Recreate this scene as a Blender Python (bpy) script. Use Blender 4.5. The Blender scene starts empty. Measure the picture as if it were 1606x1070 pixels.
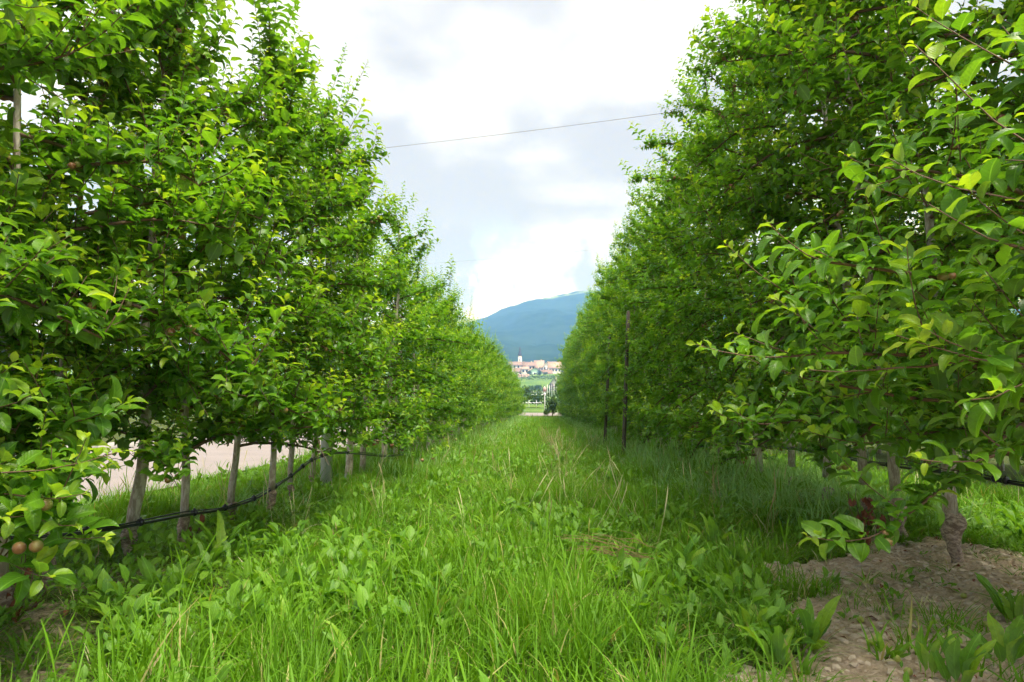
import bpy, bmesh, math, random
import numpy as np
from mathutils import Vector, Matrix

R = math.radians
rng = np.random.default_rng(7)
random.seed(7)
scene = bpy.context.scene
COL = scene.collection

# ------------------------------------------------------------------ camera
F_PX, W_PX, H_PX = 1070.0, 1606.0, 1070.0
EYE = 0.9
PITCH, YAW = R(5.6), R(2.41)
cam_data = bpy.data.cameras.new('camera')
cam_data.sensor_width = 36.0
cam_data.lens = 36.0 * F_PX / W_PX
cam_data.clip_start = 0.02
cam_data.clip_end = 12000
cam = bpy.data.objects.new('camera', cam_data)
cam.location = (0, 0, EYE)
cam.rotation_euler = (R(90) + PITCH, 0, YAW)
COL.objects.link(cam)
scene.camera = cam
CAM_R = np.array(cam.rotation_euler.to_matrix())          # columns: right, up, back
CAM_P = np.array([0, 0, EYE])

# ------------------------------------------------------------------ light
SUN_EL, SUN_AZ = R(66), R(138)        # azimuth measured from +Y (ahead) towards +X (right)
SKY_CLOUD = 0.30
scene.view_settings.view_transform = 'Standard'
scene.view_settings.look = 'None'
scene.view_settings.exposure = 2.42
scene.view_settings.gamma = 1.0
scene.render.engine = 'CYCLES'
cy = scene.cycles
cy.max_bounces = 5
cy.diffuse_bounces = 3
cy.glossy_bounces = 2
cy.transmission_bounces = 3
cy.use_adaptive_sampling = True
cy.adaptive_threshold = 0.035
cy.volume_bounces = 1
cy.sample_clamp_indirect = 4.0
cy.caustics_reflective = False
cy.caustics_refractive = False

sun_data = bpy.data.lights.new('sun', 'SUN')
sun_data.energy = 1.5
sun_data.angle = R(28)
sun_data.color = (1.0, 0.95, 0.86)
sun = bpy.data.objects.new('sun', sun_data)
sd = Vector((math.sin(SUN_AZ) * math.cos(SUN_EL), math.cos(SUN_AZ) * math.cos(SUN_EL), math.sin(SUN_EL)))
sun.rotation_euler = sd.to_track_quat('Z', 'Y').to_euler()
sun.location = (20, 20, 60)
COL.objects.link(sun)


class NT:
    """Small helper for wiring node trees."""
    def __init__(self, tree):
        self.t = tree
        tree.nodes.clear()

    def n(self, typ, ins=None, **props):
        nd = self.t.nodes.new(typ)
        for k, v in props.items():
            setattr(nd, k, v)
        for k, v in (ins or {}).items():
            s = nd.inputs[k]
            if isinstance(v, bpy.types.NodeSocket):
                self.t.links.new(v, s)
            else:
                s.default_value = v
        return nd

    def math(self, op, a, b=0.0, c=None, clamp=False):
        d = {0: a, 1: b}
        if c is not None:
            d[2] = c
        return self.n('ShaderNodeMath', d, operation=op, use_clamp=clamp).outputs[0]

    def mix(self, f, a, b, blend='MIX'):
        nd = self.t.nodes.new('ShaderNodeMix')
        nd.data_type = 'RGBA'
        nd.blend_type = blend
        for s, v in ((nd.inputs[0], f), (nd.inputs[6], a), (nd.inputs[7], b)):
            if isinstance(v, bpy.types.NodeSocket):
                self.t.links.new(v, s)
            else:
                s.default_value = (tuple(v) + (1,))[:4] if not isinstance(v, (int, float)) else v
        return nd.outputs[2]

    def smooth(self, x, lo, hi):
        nd = self.n('ShaderNodeMapRange', {'Value': x, 'From Min': lo, 'From Max': hi}, interpolation_type='SMOOTHSTEP')
        return nd.outputs[0]

    def noise(self, vec, scale, detail=4, rough=0.5, dist=0.0):
        return self.n('ShaderNodeTexNoise', {'Vector': vec, 'Scale': scale, 'Detail': detail, 'Roughness': rough, 'Distortion': dist}).outputs[0]


world = bpy.data.worlds.new('World')
scene.world = world
world.use_nodes = True
w = NT(world.node_tree)
tc = w.n('ShaderNodeTexCoord').outputs['Generated']
sep = w.n('ShaderNodeSeparateXYZ', {0: tc}).outputs
zc = w.math('MAXIMUM', sep[2], 0.0)
den = w.math('ADD', zc, 0.16)
px_ = w.math('DIVIDE', sep[0], den)
py_ = w.math('DIVIDE', sep[1], den)
pl = w.n('ShaderNodeCombineXYZ', {0: px_, 1: py_, 2: 0.0}).outputs[0]
pl2 = w.n('ShaderNodeVectorMath', {0: pl, 1: (0.17, 0.10, 3.3)}, operation='ADD').outputs[0]
big = w.noise(pl2, 1.05, 4, 0.5, 0.4)
mid = w.noise(pl2, 3.0, 5, 0.58, 0.3)
veil = w.math('ADD', w.math('MULTIPLY', big, 0.72), w.math('MULTIPLY', mid, 0.28))
shade = w.smooth(veil, 0.42, 0.62)
cloud_hi = w.mix(shade, (0.445, 0.437, 0.447), (0.84, 0.835, 0.835))
# heaped clouds low over the mountains, all round the horizon
cum_v = w.n('ShaderNodeVectorMath', {0: tc, 1: (0.4, 0.0, 0.15)}, operation='ADD').outputs[0]
cum = w.noise(cum_v, 9.0, 6, 0.62, 0.25)
cum_c = w.mix(w.smooth(cum, 0.44, 0.60), (0.42, 0.44, 0.50), (1.02, 1.02, 1.03))
low = w.math('SUBTRACT', 1.0, w.smooth(sep[2], 0.17, 0.30))
cloud_c = w.mix(low, cloud_hi, cum_c)
gap_n = w.noise(cum_v, 5.5, 4, 0.6, 0.2)
gap = w.math('MULTIPLY', w.smooth(gap_n, 0.545, 0.60), low)
cover = w.math('SUBTRACT', 1.0, w.math('MULTIPLY', gap, 0.35))
sky = w.n('ShaderNodeTexSky', sky_type='NISHITA', sun_disc=False, sun_elevation=SUN_EL, sun_rotation=SUN_AZ, altitude=600.0)
bg_sky = w.n('ShaderNodeBackground', {'Color': sky.outputs[0], 'Strength': 0.12})
bg_cl = w.n('ShaderNodeBackground', {'Color': cloud_c, 'Strength': SKY_CLOUD})
mixs = w.n('ShaderNodeMixShader', {0: cover, 1: bg_sky.outputs[0], 2: bg_cl.outputs[0]})
w.n('ShaderNodeOutputWorld', {'Surface': mixs.outputs[0]})


# ------------------------------------------------------------------ helpers
def ray(px, py):
    c = np.array([(px - W_PX / 2) / F_PX, (H_PX / 2 - py) / F_PX, -1.0])
    return CAM_R @ c


def at(px, py, d):
    """World point seen at a pixel of the photograph, at distance d down the rows."""
    v = ray(px, py)
    return CAM_P + v * (d / v[1])


def project(P):
    q = (np.asarray(P) - CAM_P) @ CAM_R
    zz = -q[:, 2]
    ok = zz > 0.05
    s = np.where(ok, zz, 1.0)
    return W_PX / 2 + q[:, 0] / s * F_PX, H_PX / 2 - q[:, 1] / s * F_PX, np.where(ok, zz, -1.0)


def vnoise(x, y, seed=0):
    """Smooth value noise, vectorised."""
    xi, yi = np.floor(x).astype(np.int64), np.floor(y).astype(np.int64)
    xf, yf = x - xi, y - yi
    u, v = xf * xf * (3 - 2 * xf), yf * yf * (3 - 2 * yf)

    def h(a, b):
        n = (a * 374761393 + b * 668265263 + seed * 982451653) & 0x7fffffff
        n = ((n ^ (n >> 13)) * 1274126177) & 0x7fffffff
        return ((n ^ (n >> 16)) & 0xffff) / 65535.0
    return (h(xi, yi) * (1 - u) + h(xi + 1, yi) * u) * (1 - v) + (h(xi, yi + 1) * (1 - u) + h(xi + 1, yi + 1) * u) * v


def fbm(x, y, seed=0, octv=4):
    s, a, t = 0, 0.5, 0
    for k in range(octv):
        s = s + a * vnoise(x * 2 ** k, y * 2 ** k, seed + k * 17)
        t += a
        a *= 0.5
    return s / t


XL, XR = -2.2, 2.41                 # the two tree rows
TERR_D = np.array([-200, 0, 56, 60, 66, 80, 110, 150, 220, 300, 400, 500, 600, 700, 900, 1200, 3400], float)
TERR_Z = np.array([0, 0, 0, 0.08, 0.38, 0.6, 1.2, 2.3, 5.0, 8.2, 14, 21.5, 30, 38, 56, 80, 120], float)


def ground_z(x, y):
    x, y = np.asarray(x, float), np.asarray(y, float)
    z = np.interp(y, TERR_D, TERR_Z)
    near = np.clip((70 - y) / 20, 0, 1)
    b = 0.05 * (fbm(x * 0.9 + 40, y * 0.9 + 40, 3) - 0.5) + 0.035 * (fbm(x * 4 + 9, y * 4 + 60, 5) - 0.5)
    row = np.exp(-((x - XR) / 0.6) ** 2) + np.exp(-((x - XL) / 0.6) ** 2)
    road = np.clip((-3.7 - x) / 0.5, 0, 1)
    soil = soil_mask(x, y)
    fine = soil * (0.06 * (fbm(x * 16, y * 16, 11, 4) - 0.5) + 0.06 * (fbm(x * 5, y * 5, 12, 3) - 0.4))
    z = z + near * ((b + 0.05 * row) * (1 - road) + fine)
    far = np.clip((y - 120) / 300, 0, 1)
    return z + far * (fbm(x / 90 + 3, y / 90, 8) - 0.5) * 6


def soil_mask(x, y):
    """1 where the ground is bare: the strip under the right-hand trees, near the camera."""
    x, y = np.asarray(x, float), np.asarray(y, float)
    n = fbm(x * 2.3 + 5, y * 2.3 + 8, 21, 4) - 0.5
    e = (x - (0.42 + (y - 2.2) * 0.48)) / 0.25 + n * 4.5
    a = np.clip(e, 0, 1) * np.clip((4.5 - y + n * 1.6) / 0.35, 0, 1) * np.clip((2.95 - x + n) / 0.3, 0, 1)
    # thin scuffed strip under the left-hand trees
    b = np.clip((-1.15 - x + n * 1.6) / 0.3, 0, 1) * np.clip((3.35 - y + n * 2.2) / 0.3, 0, 1) * np.clip((x + 3.0) / 0.3, 0, 1)
    return np.maximum(a, b * 0.45)


def tag(o, label=None, cat=None, group=None, kind=None):
    if label:
        o['label'] = label
    if cat:
        o['category'] = cat
    if group:
        o['group'] = group
    if kind:
        o['kind'] = kind
    return o


def empty(name, loc, label, cat, group=None, rz=0.0):
    o = bpy.data.objects.new(name, None)
    o.empty_display_size = 0.1
    o.location = loc
    o.rotation_euler = (0, 0, rz)
    COL.objects.link(o)
    return tag(o, label, cat, group)


def mesh_np(name, V, quads, mats, uv=None, attrs=None, smooth=True, tris=None, mat_idx=None):
    """Mesh straight from numpy arrays (quads and / or triangles)."""
    me = bpy.data.meshes.new(name)
    V = np.asarray(V, np.float32)
    parts, starts, tot, loops = [], [], 0, []
    nq = 0 if quads is None else len(quads)
    nt = 0 if tris is None else len(tris)
    me.vertices.add(len(V))
    me.vertices.foreach_set('co', V.ravel())
    li = []
    if nq:
        li.append(np.asarray(quads, np.int32).ravel())
    if nt:
        li.append(np.asarray(tris, np.int32).ravel())
    li = np.concatenate(li)
    me.loops.add(len(li))
    me.loops.foreach_set('vertex_index', li)
    st = np.concatenate([np.arange(nq) * 4, nq * 4 + np.arange(nt) * 3]).astype(np.int32)
    me.polygons.add(nq + nt)
    me.polygons.foreach_set('loop_start', st)
    if smooth:
        me.polygons.foreach_set('use_smooth', np.ones(nq + nt, bool))
    if mat_idx is not None:
        me.polygons.foreach_set('material_index', np.asarray(mat_idx, np.int32))
    if uv is not None:
        l = me.uv_layers.new(name='UVMap')
        l.data.foreach_set('uv', np.asarray(uv, np.float32)[li].ravel())
    for k, a in (attrs or {}).items():
        at_ = me.attributes.new(k, 'FLOAT', 'POINT')
        at_.data.foreach_set('value', np.asarray(a, np.float32))
    me.update(calc_edges=True)
    me.validate()
    for m in (mats if isinstance(mats, (list, tuple)) else [mats]):
        me.materials.append(m)
    return me


def link(name, me, parent=None, loc=None, col=COL):
    o = bpy.data.objects.new(name, me)
    col.objects.link(o)
    if parent is not None:
        o.parent = parent
    if loc is not None:
        o.location = loc
    return o


class Geo:
    """Collects verts / quads of one part."""
    def __init__(self):
        self.V, self.Q, self.T, self.n = [], [], [], 0

    def add(self, V, Q=None, T=None):
        V = np.asarray(V, float)
        self.V.append(V)
        if Q is not None and len(Q):
            self.Q.append(np.asarray(Q) + self.n)
        if T is not None and len(T):
            self.T.append(np.asarray(T) + self.n)
        self.n += len(V)

    def tube(self, P, rad, sides=6, cap=True, bump=0.0, seed=0):
        P = np.asarray(P, float)
        rad = np.broadcast_to(np.asarray(rad, float), (len(P),))
        tan = np.gradient(P, axis=0)
        tan /= np.linalg.norm(tan, axis=1)[:, None] + 1e-9
        ref = np.array([0, 0, 1.0]) if abs(tan[:, 2]).mean() < 0.8 else np.array([1.0, 0, 0])
        s = np.cross(tan, ref)
        s /= np.linalg.norm(s, axis=1)[:, None] + 1e-9
        t = np.cross(s, tan)
        a = np.arange(sides) * 2 * np.pi / sides
        rr = rad[:, None] * np.ones(sides)[None, :]
        if bump:
            k = np.arange(len(P))[:, None]
            rr = rr * (1 + bump * (2 * vnoise(k * 0.55 + 31.7 * seed, a[None, :] * 1.6 + 7.1 + 0 * k, seed) - 1))
        V = P[:, None, :] + rr[:, :, None] * (np.cos(a)[None, :, None] * s[:, None, :] + np.sin(a)[None, :, None] * t[:, None, :])
        V = V.reshape(-1, 3)
        i = np.arange(len(P) - 1)[:, None] * sides
        j = np.arange(sides)[None, :]
        j2 = (j + 1) % sides
        Q = np.stack([i + j, i + j2, i + sides + j2, i + sides + j], -1).reshape(-1, 4)
        T = []
        if cap:
            V = np.vstack([V, P[0], P[-1]])
            n0 = len(P) * sides
            jj = np.arange(sides)
            T = np.vstack([np.stack([np.full(sides, n0), (jj + 1) % sides, jj], -1),
                           np.stack([np.full(sides, n0 + 1), n0 - sides + jj, n0 - sides + (jj + 1) % sides], -1)])
        self.add(V, Q, T)

    def box(self, x0, x1, y0, y1, z0, z1):
        V = [(x, y, z) for z in (z0, z1) for (x, y) in ((x0, y0), (x1, y0), (x1, y1), (x0, y1))]
        Q = [(3, 2, 1, 0), (4, 5, 6, 7), (0, 1, 5, 4), (1, 2, 6, 5), (2, 3, 7, 6), (3, 0, 4, 7)]
        self.add(V, Q)

    def mesh(self, name, mats, smooth=True):
        return mesh_np(name, np.vstack(self.V), np.vstack(self.Q) if self.Q else None, mats,
                       tris=np.vstack(self.T) if self.T else None, smooth=smooth)


# ------------------------------------------------------------------ materials
def material(name):
    m = bpy.data.materials.new(name)
    m.use_nodes = True
    return m, NT(m.node_tree)


def simple(name, col, rough=0.8, var=0.15, scale=3.0, bump=0.0, bscale=40.0, metal=0.0, coord='Object'):
    m, t = material(name)
    co = t.n('ShaderNodeTexCoord').outputs[coord]
    nz = t.noise(co, scale, 5, 0.6)
    c = t.mix(nz, tuple(v * (1 - var * 1.6) for v in col), tuple(min(1, v * (1 + var * 1.6)) for v in col))
    b = t.n('ShaderNodeBsdfPrincipled', {'Base Color': c, 'Roughness': rough, 'Metallic': metal})
    if bump:
        bp = t.n('ShaderNodeBump', {'Height': t.noise(co, bscale, 5, 0.65), 'Strength': bump, 'Distance': 0.01})
        t.t.links.new(bp.outputs[0], b.inputs['Normal'])
    t.n('ShaderNodeOutputMaterial', {'Surface': b.outputs[0]})
    return m


def leaf_material(name, dark, bright, young, back, rough=0.36, trans=0.48, spec=0.38, veined=True):
    """Two-sided leaf: 'tint' is the leaf's age (0 old, 1 young), 'rnd' sets single leaves apart."""
    m, t = material(name)
    tint = t.n('ShaderNodeAttribute', attribute_name='tint').outputs['Fac']
    rnd = t.n('ShaderNodeAttribute', attribute_name='rnd').outputs['Fac']
    orn = t.n('ShaderNodeObjectInfo').outputs['Random']
    r = t.math('FRACT', t.math('ADD', rnd, t.math('MULTIPLY', orn, 0.999)))
    c = t.mix(r, dark, bright)
    c = t.mix(t.smooth(tint, 0.25, 1.0), c, young)
    if not veined:
        bf = t.n('ShaderNodeNewGeometry').outputs['Backfacing']
        p = t.n('ShaderNodeBsdfPrincipled', {'Base Color': t.mix(t.math('MULTIPLY', bf, 0.55), c, back), 'Roughness': rough, 'Specular IOR Level': spec})
        tr = t.n('ShaderNodeBsdfTranslucent', {'Color': t.mix(1.0, c, (1.65, 1.6, 0.48), 'MULTIPLY')})
        ms = t.n('ShaderNodeMixShader', {0: trans, 1: p.outputs[0], 2: tr.outputs[0]})
        t.n('ShaderNodeOutputMaterial', {'Surface': ms.outputs[0]})
        return m
    uv = t.n('ShaderNodeUVMap').outputs[0]
    s = t.n('ShaderNodeSeparateXYZ', {0: uv}).outputs
    v = t.math('ABSOLUTE', t.math('SUBTRACT', s[1], 0.5))
    rib = t.math('SUBTRACT', 1.0, t.smooth(v, 0.012, 0.045))
    wv = t.math('SINE', t.math('MULTIPLY', t.math('SUBTRACT', s[0], t.math('MULTIPLY', v, 0.55)), 52.0))
    vein = t.math('MULTIPLY', t.smooth(wv, 0.80, 1.0), 0.12)
    veins = t.math('MAXIMUM', t.math('MULTIPLY', rib, 0.75), vein)
    c = t.mix(t.math('MULTIPLY', veins, 0.55), c, tuple(min(1, a * 1.5 + 0.05) for a in bright))
    oc = t.n('ShaderNodeNewGeometry').outputs['Position']
    blot = t.noise(oc, 55.0, 3, 0.6)
    c = t.mix(t.math('MULTIPLY', t.smooth(blot, 0.45, 0.75), 0.45), c, tuple(a * 0.6 + 0.01 for a in dark))
    spot = t.smooth(t.noise(oc, 210.0, 2, 0.5), 0.70, 0.76)
    c = t.mix(t.math('MULTIPLY', spot, 0.7), c, (0.16, 0.10, 0.04))
    bf = t.n('ShaderNodeNewGeometry').outputs['Backfacing']
    cb = t.mix(0.55, c, back)
    cc = t.mix(bf, c, cb)
    rg = t.math('ADD', rough, t.math('MULTIPLY', bf, 0.25))
    bump = t.n('ShaderNodeBump', {'Height': t.math('SUBTRACT', wv, t.math('MULTIPLY', rib, 2.0)), 'Strength': 0.12, 'Distance': 0.002}).outputs[0]
    p = t.n('ShaderNodeBsdfPrincipled', {'Base Color': cc, 'Roughness': rg, 'Specular IOR Level': spec, 'Normal': bump})
    tr_c = t.mix(1.0, c, (1.65, 1.6, 0.48), 'MULTIPLY')
    tr = t.n('ShaderNodeBsdfTranslucent', {'Color': tr_c, 'Normal': bump})
    ms = t.n('ShaderNodeMixShader', {0: trans, 1: p.outputs[0], 2: tr.outputs[0]})
    t.n('ShaderNodeOutputMaterial', {'Surface': ms.outputs[0]})
    return m


LEAF_C = ((0.062, 0.180, 0.011), (0.148, 0.318, 0.019), (0.34, 0.47, 0.03), (0.20, 0.27, 0.12))
M_LEAF = leaf_material('apple_leaf', *LEAF_C)
M_LEAFB = leaf_material('apple_foliage', *LEAF_C, veined=False)
M_WEED = leaf_material('weed_leaf', (0.09, 0.23, 0.018), (0.16, 0.34, 0.025), (0.30, 0.46, 0.035), (0.19, 0.31, 0.10), 0.5, 0.40)


def grass_material(name, a, b, dry, dryness=0.0, trans=0.35):
    m, t = material(name)
    orn = t.n('ShaderNodeObjectInfo').outputs['Random']
    rnd = t.n('ShaderNodeAttribute', attribute_name='rnd').outputs['Fac']
    h = t.n('ShaderNodeAttribute', attribute_name='tint').outputs['Fac']
    pos = t.n('ShaderNodeNewGeometry').outputs['Position']
    patch = t.noise(pos, 0.9, 4, 0.6)
    f = t.math('ADD', t.math('MULTIPLY', t.smooth(patch, 0.32, 0.68), 0.6), t.math('MULTIPLY', t.math('FRACT', t.math('ADD', rnd, orn)), 0.4))
    c = t.mix(f, a, b)
    dr = t.math('GREATER_THAN', t.math('FRACT', t.math('ADD', t.math('MULTIPLY', rnd, 7.3), orn)), 1.0 - dryness)
    c = t.mix(dr, c, dry)
    c = t.mix(t.math('MULTIPLY', h, 0.25), c, tuple(x * 1.35 for x in b))
    p = t.n('ShaderNodeBsdfPrincipled', {'Base Color': c, 'Roughness': 0.55, 'Specular IOR Level': 0.22})
    tr = t.n('ShaderNodeBsdfTranslucent', {'Color': t.mix(1.0, c, (1.5, 1.4, 0.6), 'MULTIPLY')})
    ms = t.n('ShaderNodeMixShader', {0: trans, 1: p.outputs[0], 2: tr.outputs[0]})
    t.n('ShaderNodeOutputMaterial', {'Surface': ms.outputs[0]})
    return m


M_GRASS = grass_material('meadow_grass', (0.070, 0.195, 0.010), (0.150, 0.315, 0.014), (0.40, 0.34, 0.15), 0.05)
M_TALLG = grass_material('tall_blue_grass', (0.16, 0.33, 0.085), (0.30, 0.49, 0.19), (0.40, 0.36, 0.2), 0.05)
M_STRAW = grass_material('dry_straw', (0.40, 0.35, 0.19), (0.50, 0.46, 0.28), (0.30, 0.2, 0.1), 0.2, 0.15)
M_RUST = simple('withered_leaf', (0.17, 0.05, 0.02), 0.8, 0.3, 30)


def bark_material(name, pale, dark, moss, stretch=(9, 9, 2.5)):
    m, t = material(name)
    co = t.n('ShaderNodeTexCoord').outputs['Object']
    mp = t.n('ShaderNodeMapping', {'Vector': co, 'Scale': stretch}).outputs[0]
    n1 = t.noise(mp, 6.0, 7, 0.65, 0.6)
    n2 = t.noise(co, 7.0, 4, 0.6)
    c = t.mix(t.smooth(n1, 0.40, 0.64), dark, pale)
    c = t.mix(t.math('MULTIPLY', t.smooth(n2, 0.52, 0.7), 0.5), c, moss)
    bp = t.n('ShaderNodeBump', {'Height': n1, 'Strength': 0.7, 'Distance': 0.012}).outputs[0]
    p = t.n('ShaderNodeBsdfPrincipled', {'Base Color': c, 'Roughness': 0.85, 'Normal': bp})
    t.n('ShaderNodeOutputMaterial', {'Surface': p.outputs[0]})
    return m


M_BARK = bark_material('apple_bark', (0.58, 0.52, 0.44), (0.32, 0.26, 0.20), (0.40, 0.38, 0.26))
M_STOCK = bark_material('rootstock_bark', (0.45, 0.36, 0.28), (0.17, 0.12, 0.085), (0.34, 0.25, 0.17), (5, 5, 9))
M_TWIG = simple('twig_bark', (0.13, 0.075, 0.045), 0.7, 0.35, 18)
M_POSTW = bark_material('weathered_wood', (0.12, 0.095, 0.07), (0.05, 0.04, 0.03), (0.1, 0.09, 0.07), (12, 12, 1.2))
M_CONC = simple('concrete_post', (0.62, 0.62, 0.60), 0.85, 0.12, 14, 0.5, 60)
M_HOSE = simple('black_hose', (0.018, 0.019, 0.022), 0.35, 0.3, 8)
M_WIRE = simple('steel_wire', (0.16, 0.16, 0.17), 0.5, 0.1, 3, metal=0.4)
M_STONE = simple('stone', (0.56, 0.46, 0.35), 0.9, 0.2, 25, 0.5, 60)


def apple_material():
    m, t = material('young_apple')
    co = t.n('ShaderNodeTexCoord').outputs['Object']
    orn = t.n('ShaderNodeObjectInfo').outputs['Random']
    nz = t.noise(co, 30.0, 4, 0.6)
    s = t.n('ShaderNodeSeparateXYZ', {0: co}).outputs
    side = t.math('ADD', t.math('MULTIPLY', s[0], 14.0), t.math('MULTIPLY', nz, 0.8))
    f = t.smooth(t.math('ADD', side, t.math('MULTIPLY', orn, 0.8)), 0.3, 1.2)
    c = t.mix(f, (0.25, 0.29, 0.07), (0.27, 0.12, 0.06))
    sp = t.n('ShaderNodeTexVoronoi', {'Vector': co, 'Scale': 260.0}).outputs[0]
    c = t.mix(t.math('MULTIPLY', t.math('LESS_THAN', sp, 0.18), 0.35), c, (0.5, 0.45, 0.25))
    p = t.n('ShaderNodeBsdfPrincipled', {'Base Color': c, 'Roughness': 0.38})
    t.n('ShaderNodeOutputMaterial', {'Surface': p.outputs[0]})
    return m


M_APPLE = apple_material()
M_APPLEG = simple('green_windfall', (0.30, 0.34, 0.07), 0.45, 0.2, 40)


def ground_material():
    m, t = material('orchard_ground')
    pos = t.n('ShaderNodeNewGeometry').outputs['Position']
    s = t.n('ShaderNodeSeparateXYZ', {0: pos}).outputs
    soil = t.n('ShaderNodeAttribute', attribute_name='soil').outputs['Fac']
    n1 = t.noise(pos, 2.5, 6, 0.6)
    n2 = t.noise(pos, 28.0, 6, 0.7)
    n3 = t.noise(pos, 0.06, 4, 0.5)
    dirt = t.mix(t.smooth(n2, 0.3, 0.7), (0.48, 0.355, 0.235), (0.74, 0.59, 0.44))
    dirt = t.mix(t.math('MULTIPLY', t.smooth(n1, 0.45, 0.7), 0.5), dirt, (0.40, 0.30, 0.22))
    thatch = t.mix(n2, (0.05, 0.075, 0.015), (0.12, 0.15, 0.035))
    field = t.mix(t.smooth(n3, 0.35, 0.65), (0.085, 0.17, 0.03), (0.16, 0.26, 0.05))
    far = t.smooth(s[1], 50.0, 75.0)
    c = t.mix(t.smooth(t.math('ADD', soil, t.math('MULTIPLY', t.math('SUBTRACT', n2, 0.5), 0.6)), 0.25, 0.6), thatch, dirt)
    c = t.mix(far, c, field)
    vor = t.n('ShaderNodeTexVoronoi', {'Vector': pos, 'Scale': 45.0}).outputs[0]
    hgt = t.math('ADD', t.math('MULTIPLY', n2, 1.0), t.math('MULTIPLY', vor, -0.6))
    bp = t.n('ShaderNodeBump', {'Height': hgt, 'Strength': 1.0, 'Distance': 0.05}).outputs[0]
    p = t.n('ShaderNodeBsdfPrincipled', {'Base Color': c, 'Roughness': 0.95, 'Specular IOR Level': 0.2, 'Normal': bp})
    t.n('ShaderNodeOutputMaterial', {'Surface': p.outputs[0]})
    return m


M_GROUND = ground_material()
M_ROAD = simple('pale_road', (0.25, 0.215, 0.207), 0.9, 0.12, 1.2, 0.3, 90)
M_KERB = simple('kerb_stone', (0.40, 0.38, 0.36), 0.9, 0.1, 4, 0.2, 50)


def forest_material():
    m, t = material('forested_slope')
    pos = t.n('ShaderNodeNewGeometry').outputs['Position']
    s = t.n('ShaderNodeSeparateXYZ', {0: pos}).outputs
    n1 = t.noise(pos, 0.02, 8, 0.7)
    n2 = t.noise(pos, 0.0045, 6, 0.6)
    c = t.mix(t.smooth(n1, 0.35, 0.68), (0.012, 0.034, 0.014), (0.030, 0.058, 0.028))
    meadow = t.n('ShaderNodeAttribute', attribute_name='meadow').outputs['Fac']
    me_f = t.smooth(t.math('ADD', meadow, t.math('MULTIPLY', t.math('SUBTRACT', n1, 0.5), 1.6)), 0.45, 0.7)
    c = t.mix(me_f, c, (0.24, 0.32, 0.11))
    c = t.mix(t.math('MULTIPLY', t.smooth(n2, 0.5, 0.62), 0.4), c, (0.035, 0.065, 0.03))
    p = t.n('ShaderNodeBsdfPrincipled', {'Base Color': c, 'Roughness': 1.0, 'Specular IOR Level': 0.0})
    t.n('ShaderNodeOutputMaterial', {'Surface': p.outputs[0]})
    return m


M_FOREST = forest_material()


# ------------------------------------------------------------------ the ground
def axis(*segs):
    out = []
    for a, b, st in segs:
        out.append(np.arange(a, b, st))
    return np.concatenate(out + [np.array([segs[-1][1]])])


gx = axis((-1500, -300, 150), (-300, -60, 20), (-60, -12, 3), (-12, -4, 0.5), (-4, -0.2, 0.14), (-0.2, 3.2, 0.03), (3.2, 6, 0.2), (6, 20, 1), (20, 60, 4), (60, 300, 20), (300, 1500, 150))
gy = axis((-60, -4, 4), (-4, 1.8, 0.4), (1.8, 4.6, 0.03), (4.6, 12, 0.15), (12, 30, 0.5), (30, 70, 1), (70, 120, 5), (120, 400, 10), (400, 1000, 25), (1000, 2500, 100))
GX, GY = np.meshgrid(gx, gy)
GZ = ground_z(GX, GY)
nx, ny = len(gx), len(gy)
ii = (np.arange(ny - 1)[:, None] * nx + np.arange(nx - 1)[None, :]).ravel()
gq = np.stack([ii, ii + 1, ii + nx + 1, ii + nx], -1)
gme = mesh_np('ground', np.stack([GX.ravel(), GY.ravel(), GZ.ravel()], -1), gq, M_GROUND, attrs={'soil': soil_mask(GX, GY).ravel()})
ground = tag(link('ground', gme), 'grassy orchard ground with bare stony soil under the right row', kind='structure')


def strip(name, pts_l, pts_r, mat, label, lift=0.012):
    """A ribbon laid on the ground between two polylines."""
    L, Rr = np.array(pts_l, float), np.array(pts_r, float)
    n = len(L)
    k = 9
    f = np.linspace(0, 1, k)[None, :, None]
    P = L[:, None, :] * (1 - f) + Rr[:, None, :] * f
    V = np.concatenate([P, (ground_z(P[..., 0], P[..., 1]) + lift)[..., None]], -1).reshape(-1, 3)
    i = (np.arange(n - 1)[:, None] * k + np.arange(k - 1)[None, :]).ravel()
    Q = np.stack([i, i + 1, i + k + 1, i + k], -1)
    return tag(link(name, mesh_np(name, V, Q, mat)), label, kind='structure')


ys = np.concatenate([np.arange(-6, 58, 0.5), np.arange(58, 62.01, 0.4)])
road_l = [(-9.2, y) for y in ys]
road_r = [(-4.15 - 0.05 * math.sin(y * 0.7), y) for y in ys]
strip('road', road_l, road_r, M_ROAD, 'pale lane running beside the left row of apple trees', 0.03)
xs = np.arange(-30, 30.1, 0.5)
strip('cross_road', [(x, 61.6 if x > -9.5 else 61.6) for x in xs], [(x, 66.5) for x in xs], M_ROAD, 'pale road crossing beyond the far end of the aisle', 0.045)
kb = Geo()
for y in np.arange(-4, 57, 1.0):
    z = float(ground_z(-9.32, y + .5))
    kb.box(-9.42, -9.22, y + 0.01, y + 0.99, z - 0.1, z + 0.15)
tag(link('kerb', kb.mesh('kerb', M_KERB, False)), 'low pale kerb along the far side of the lane', kind='structure')

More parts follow.
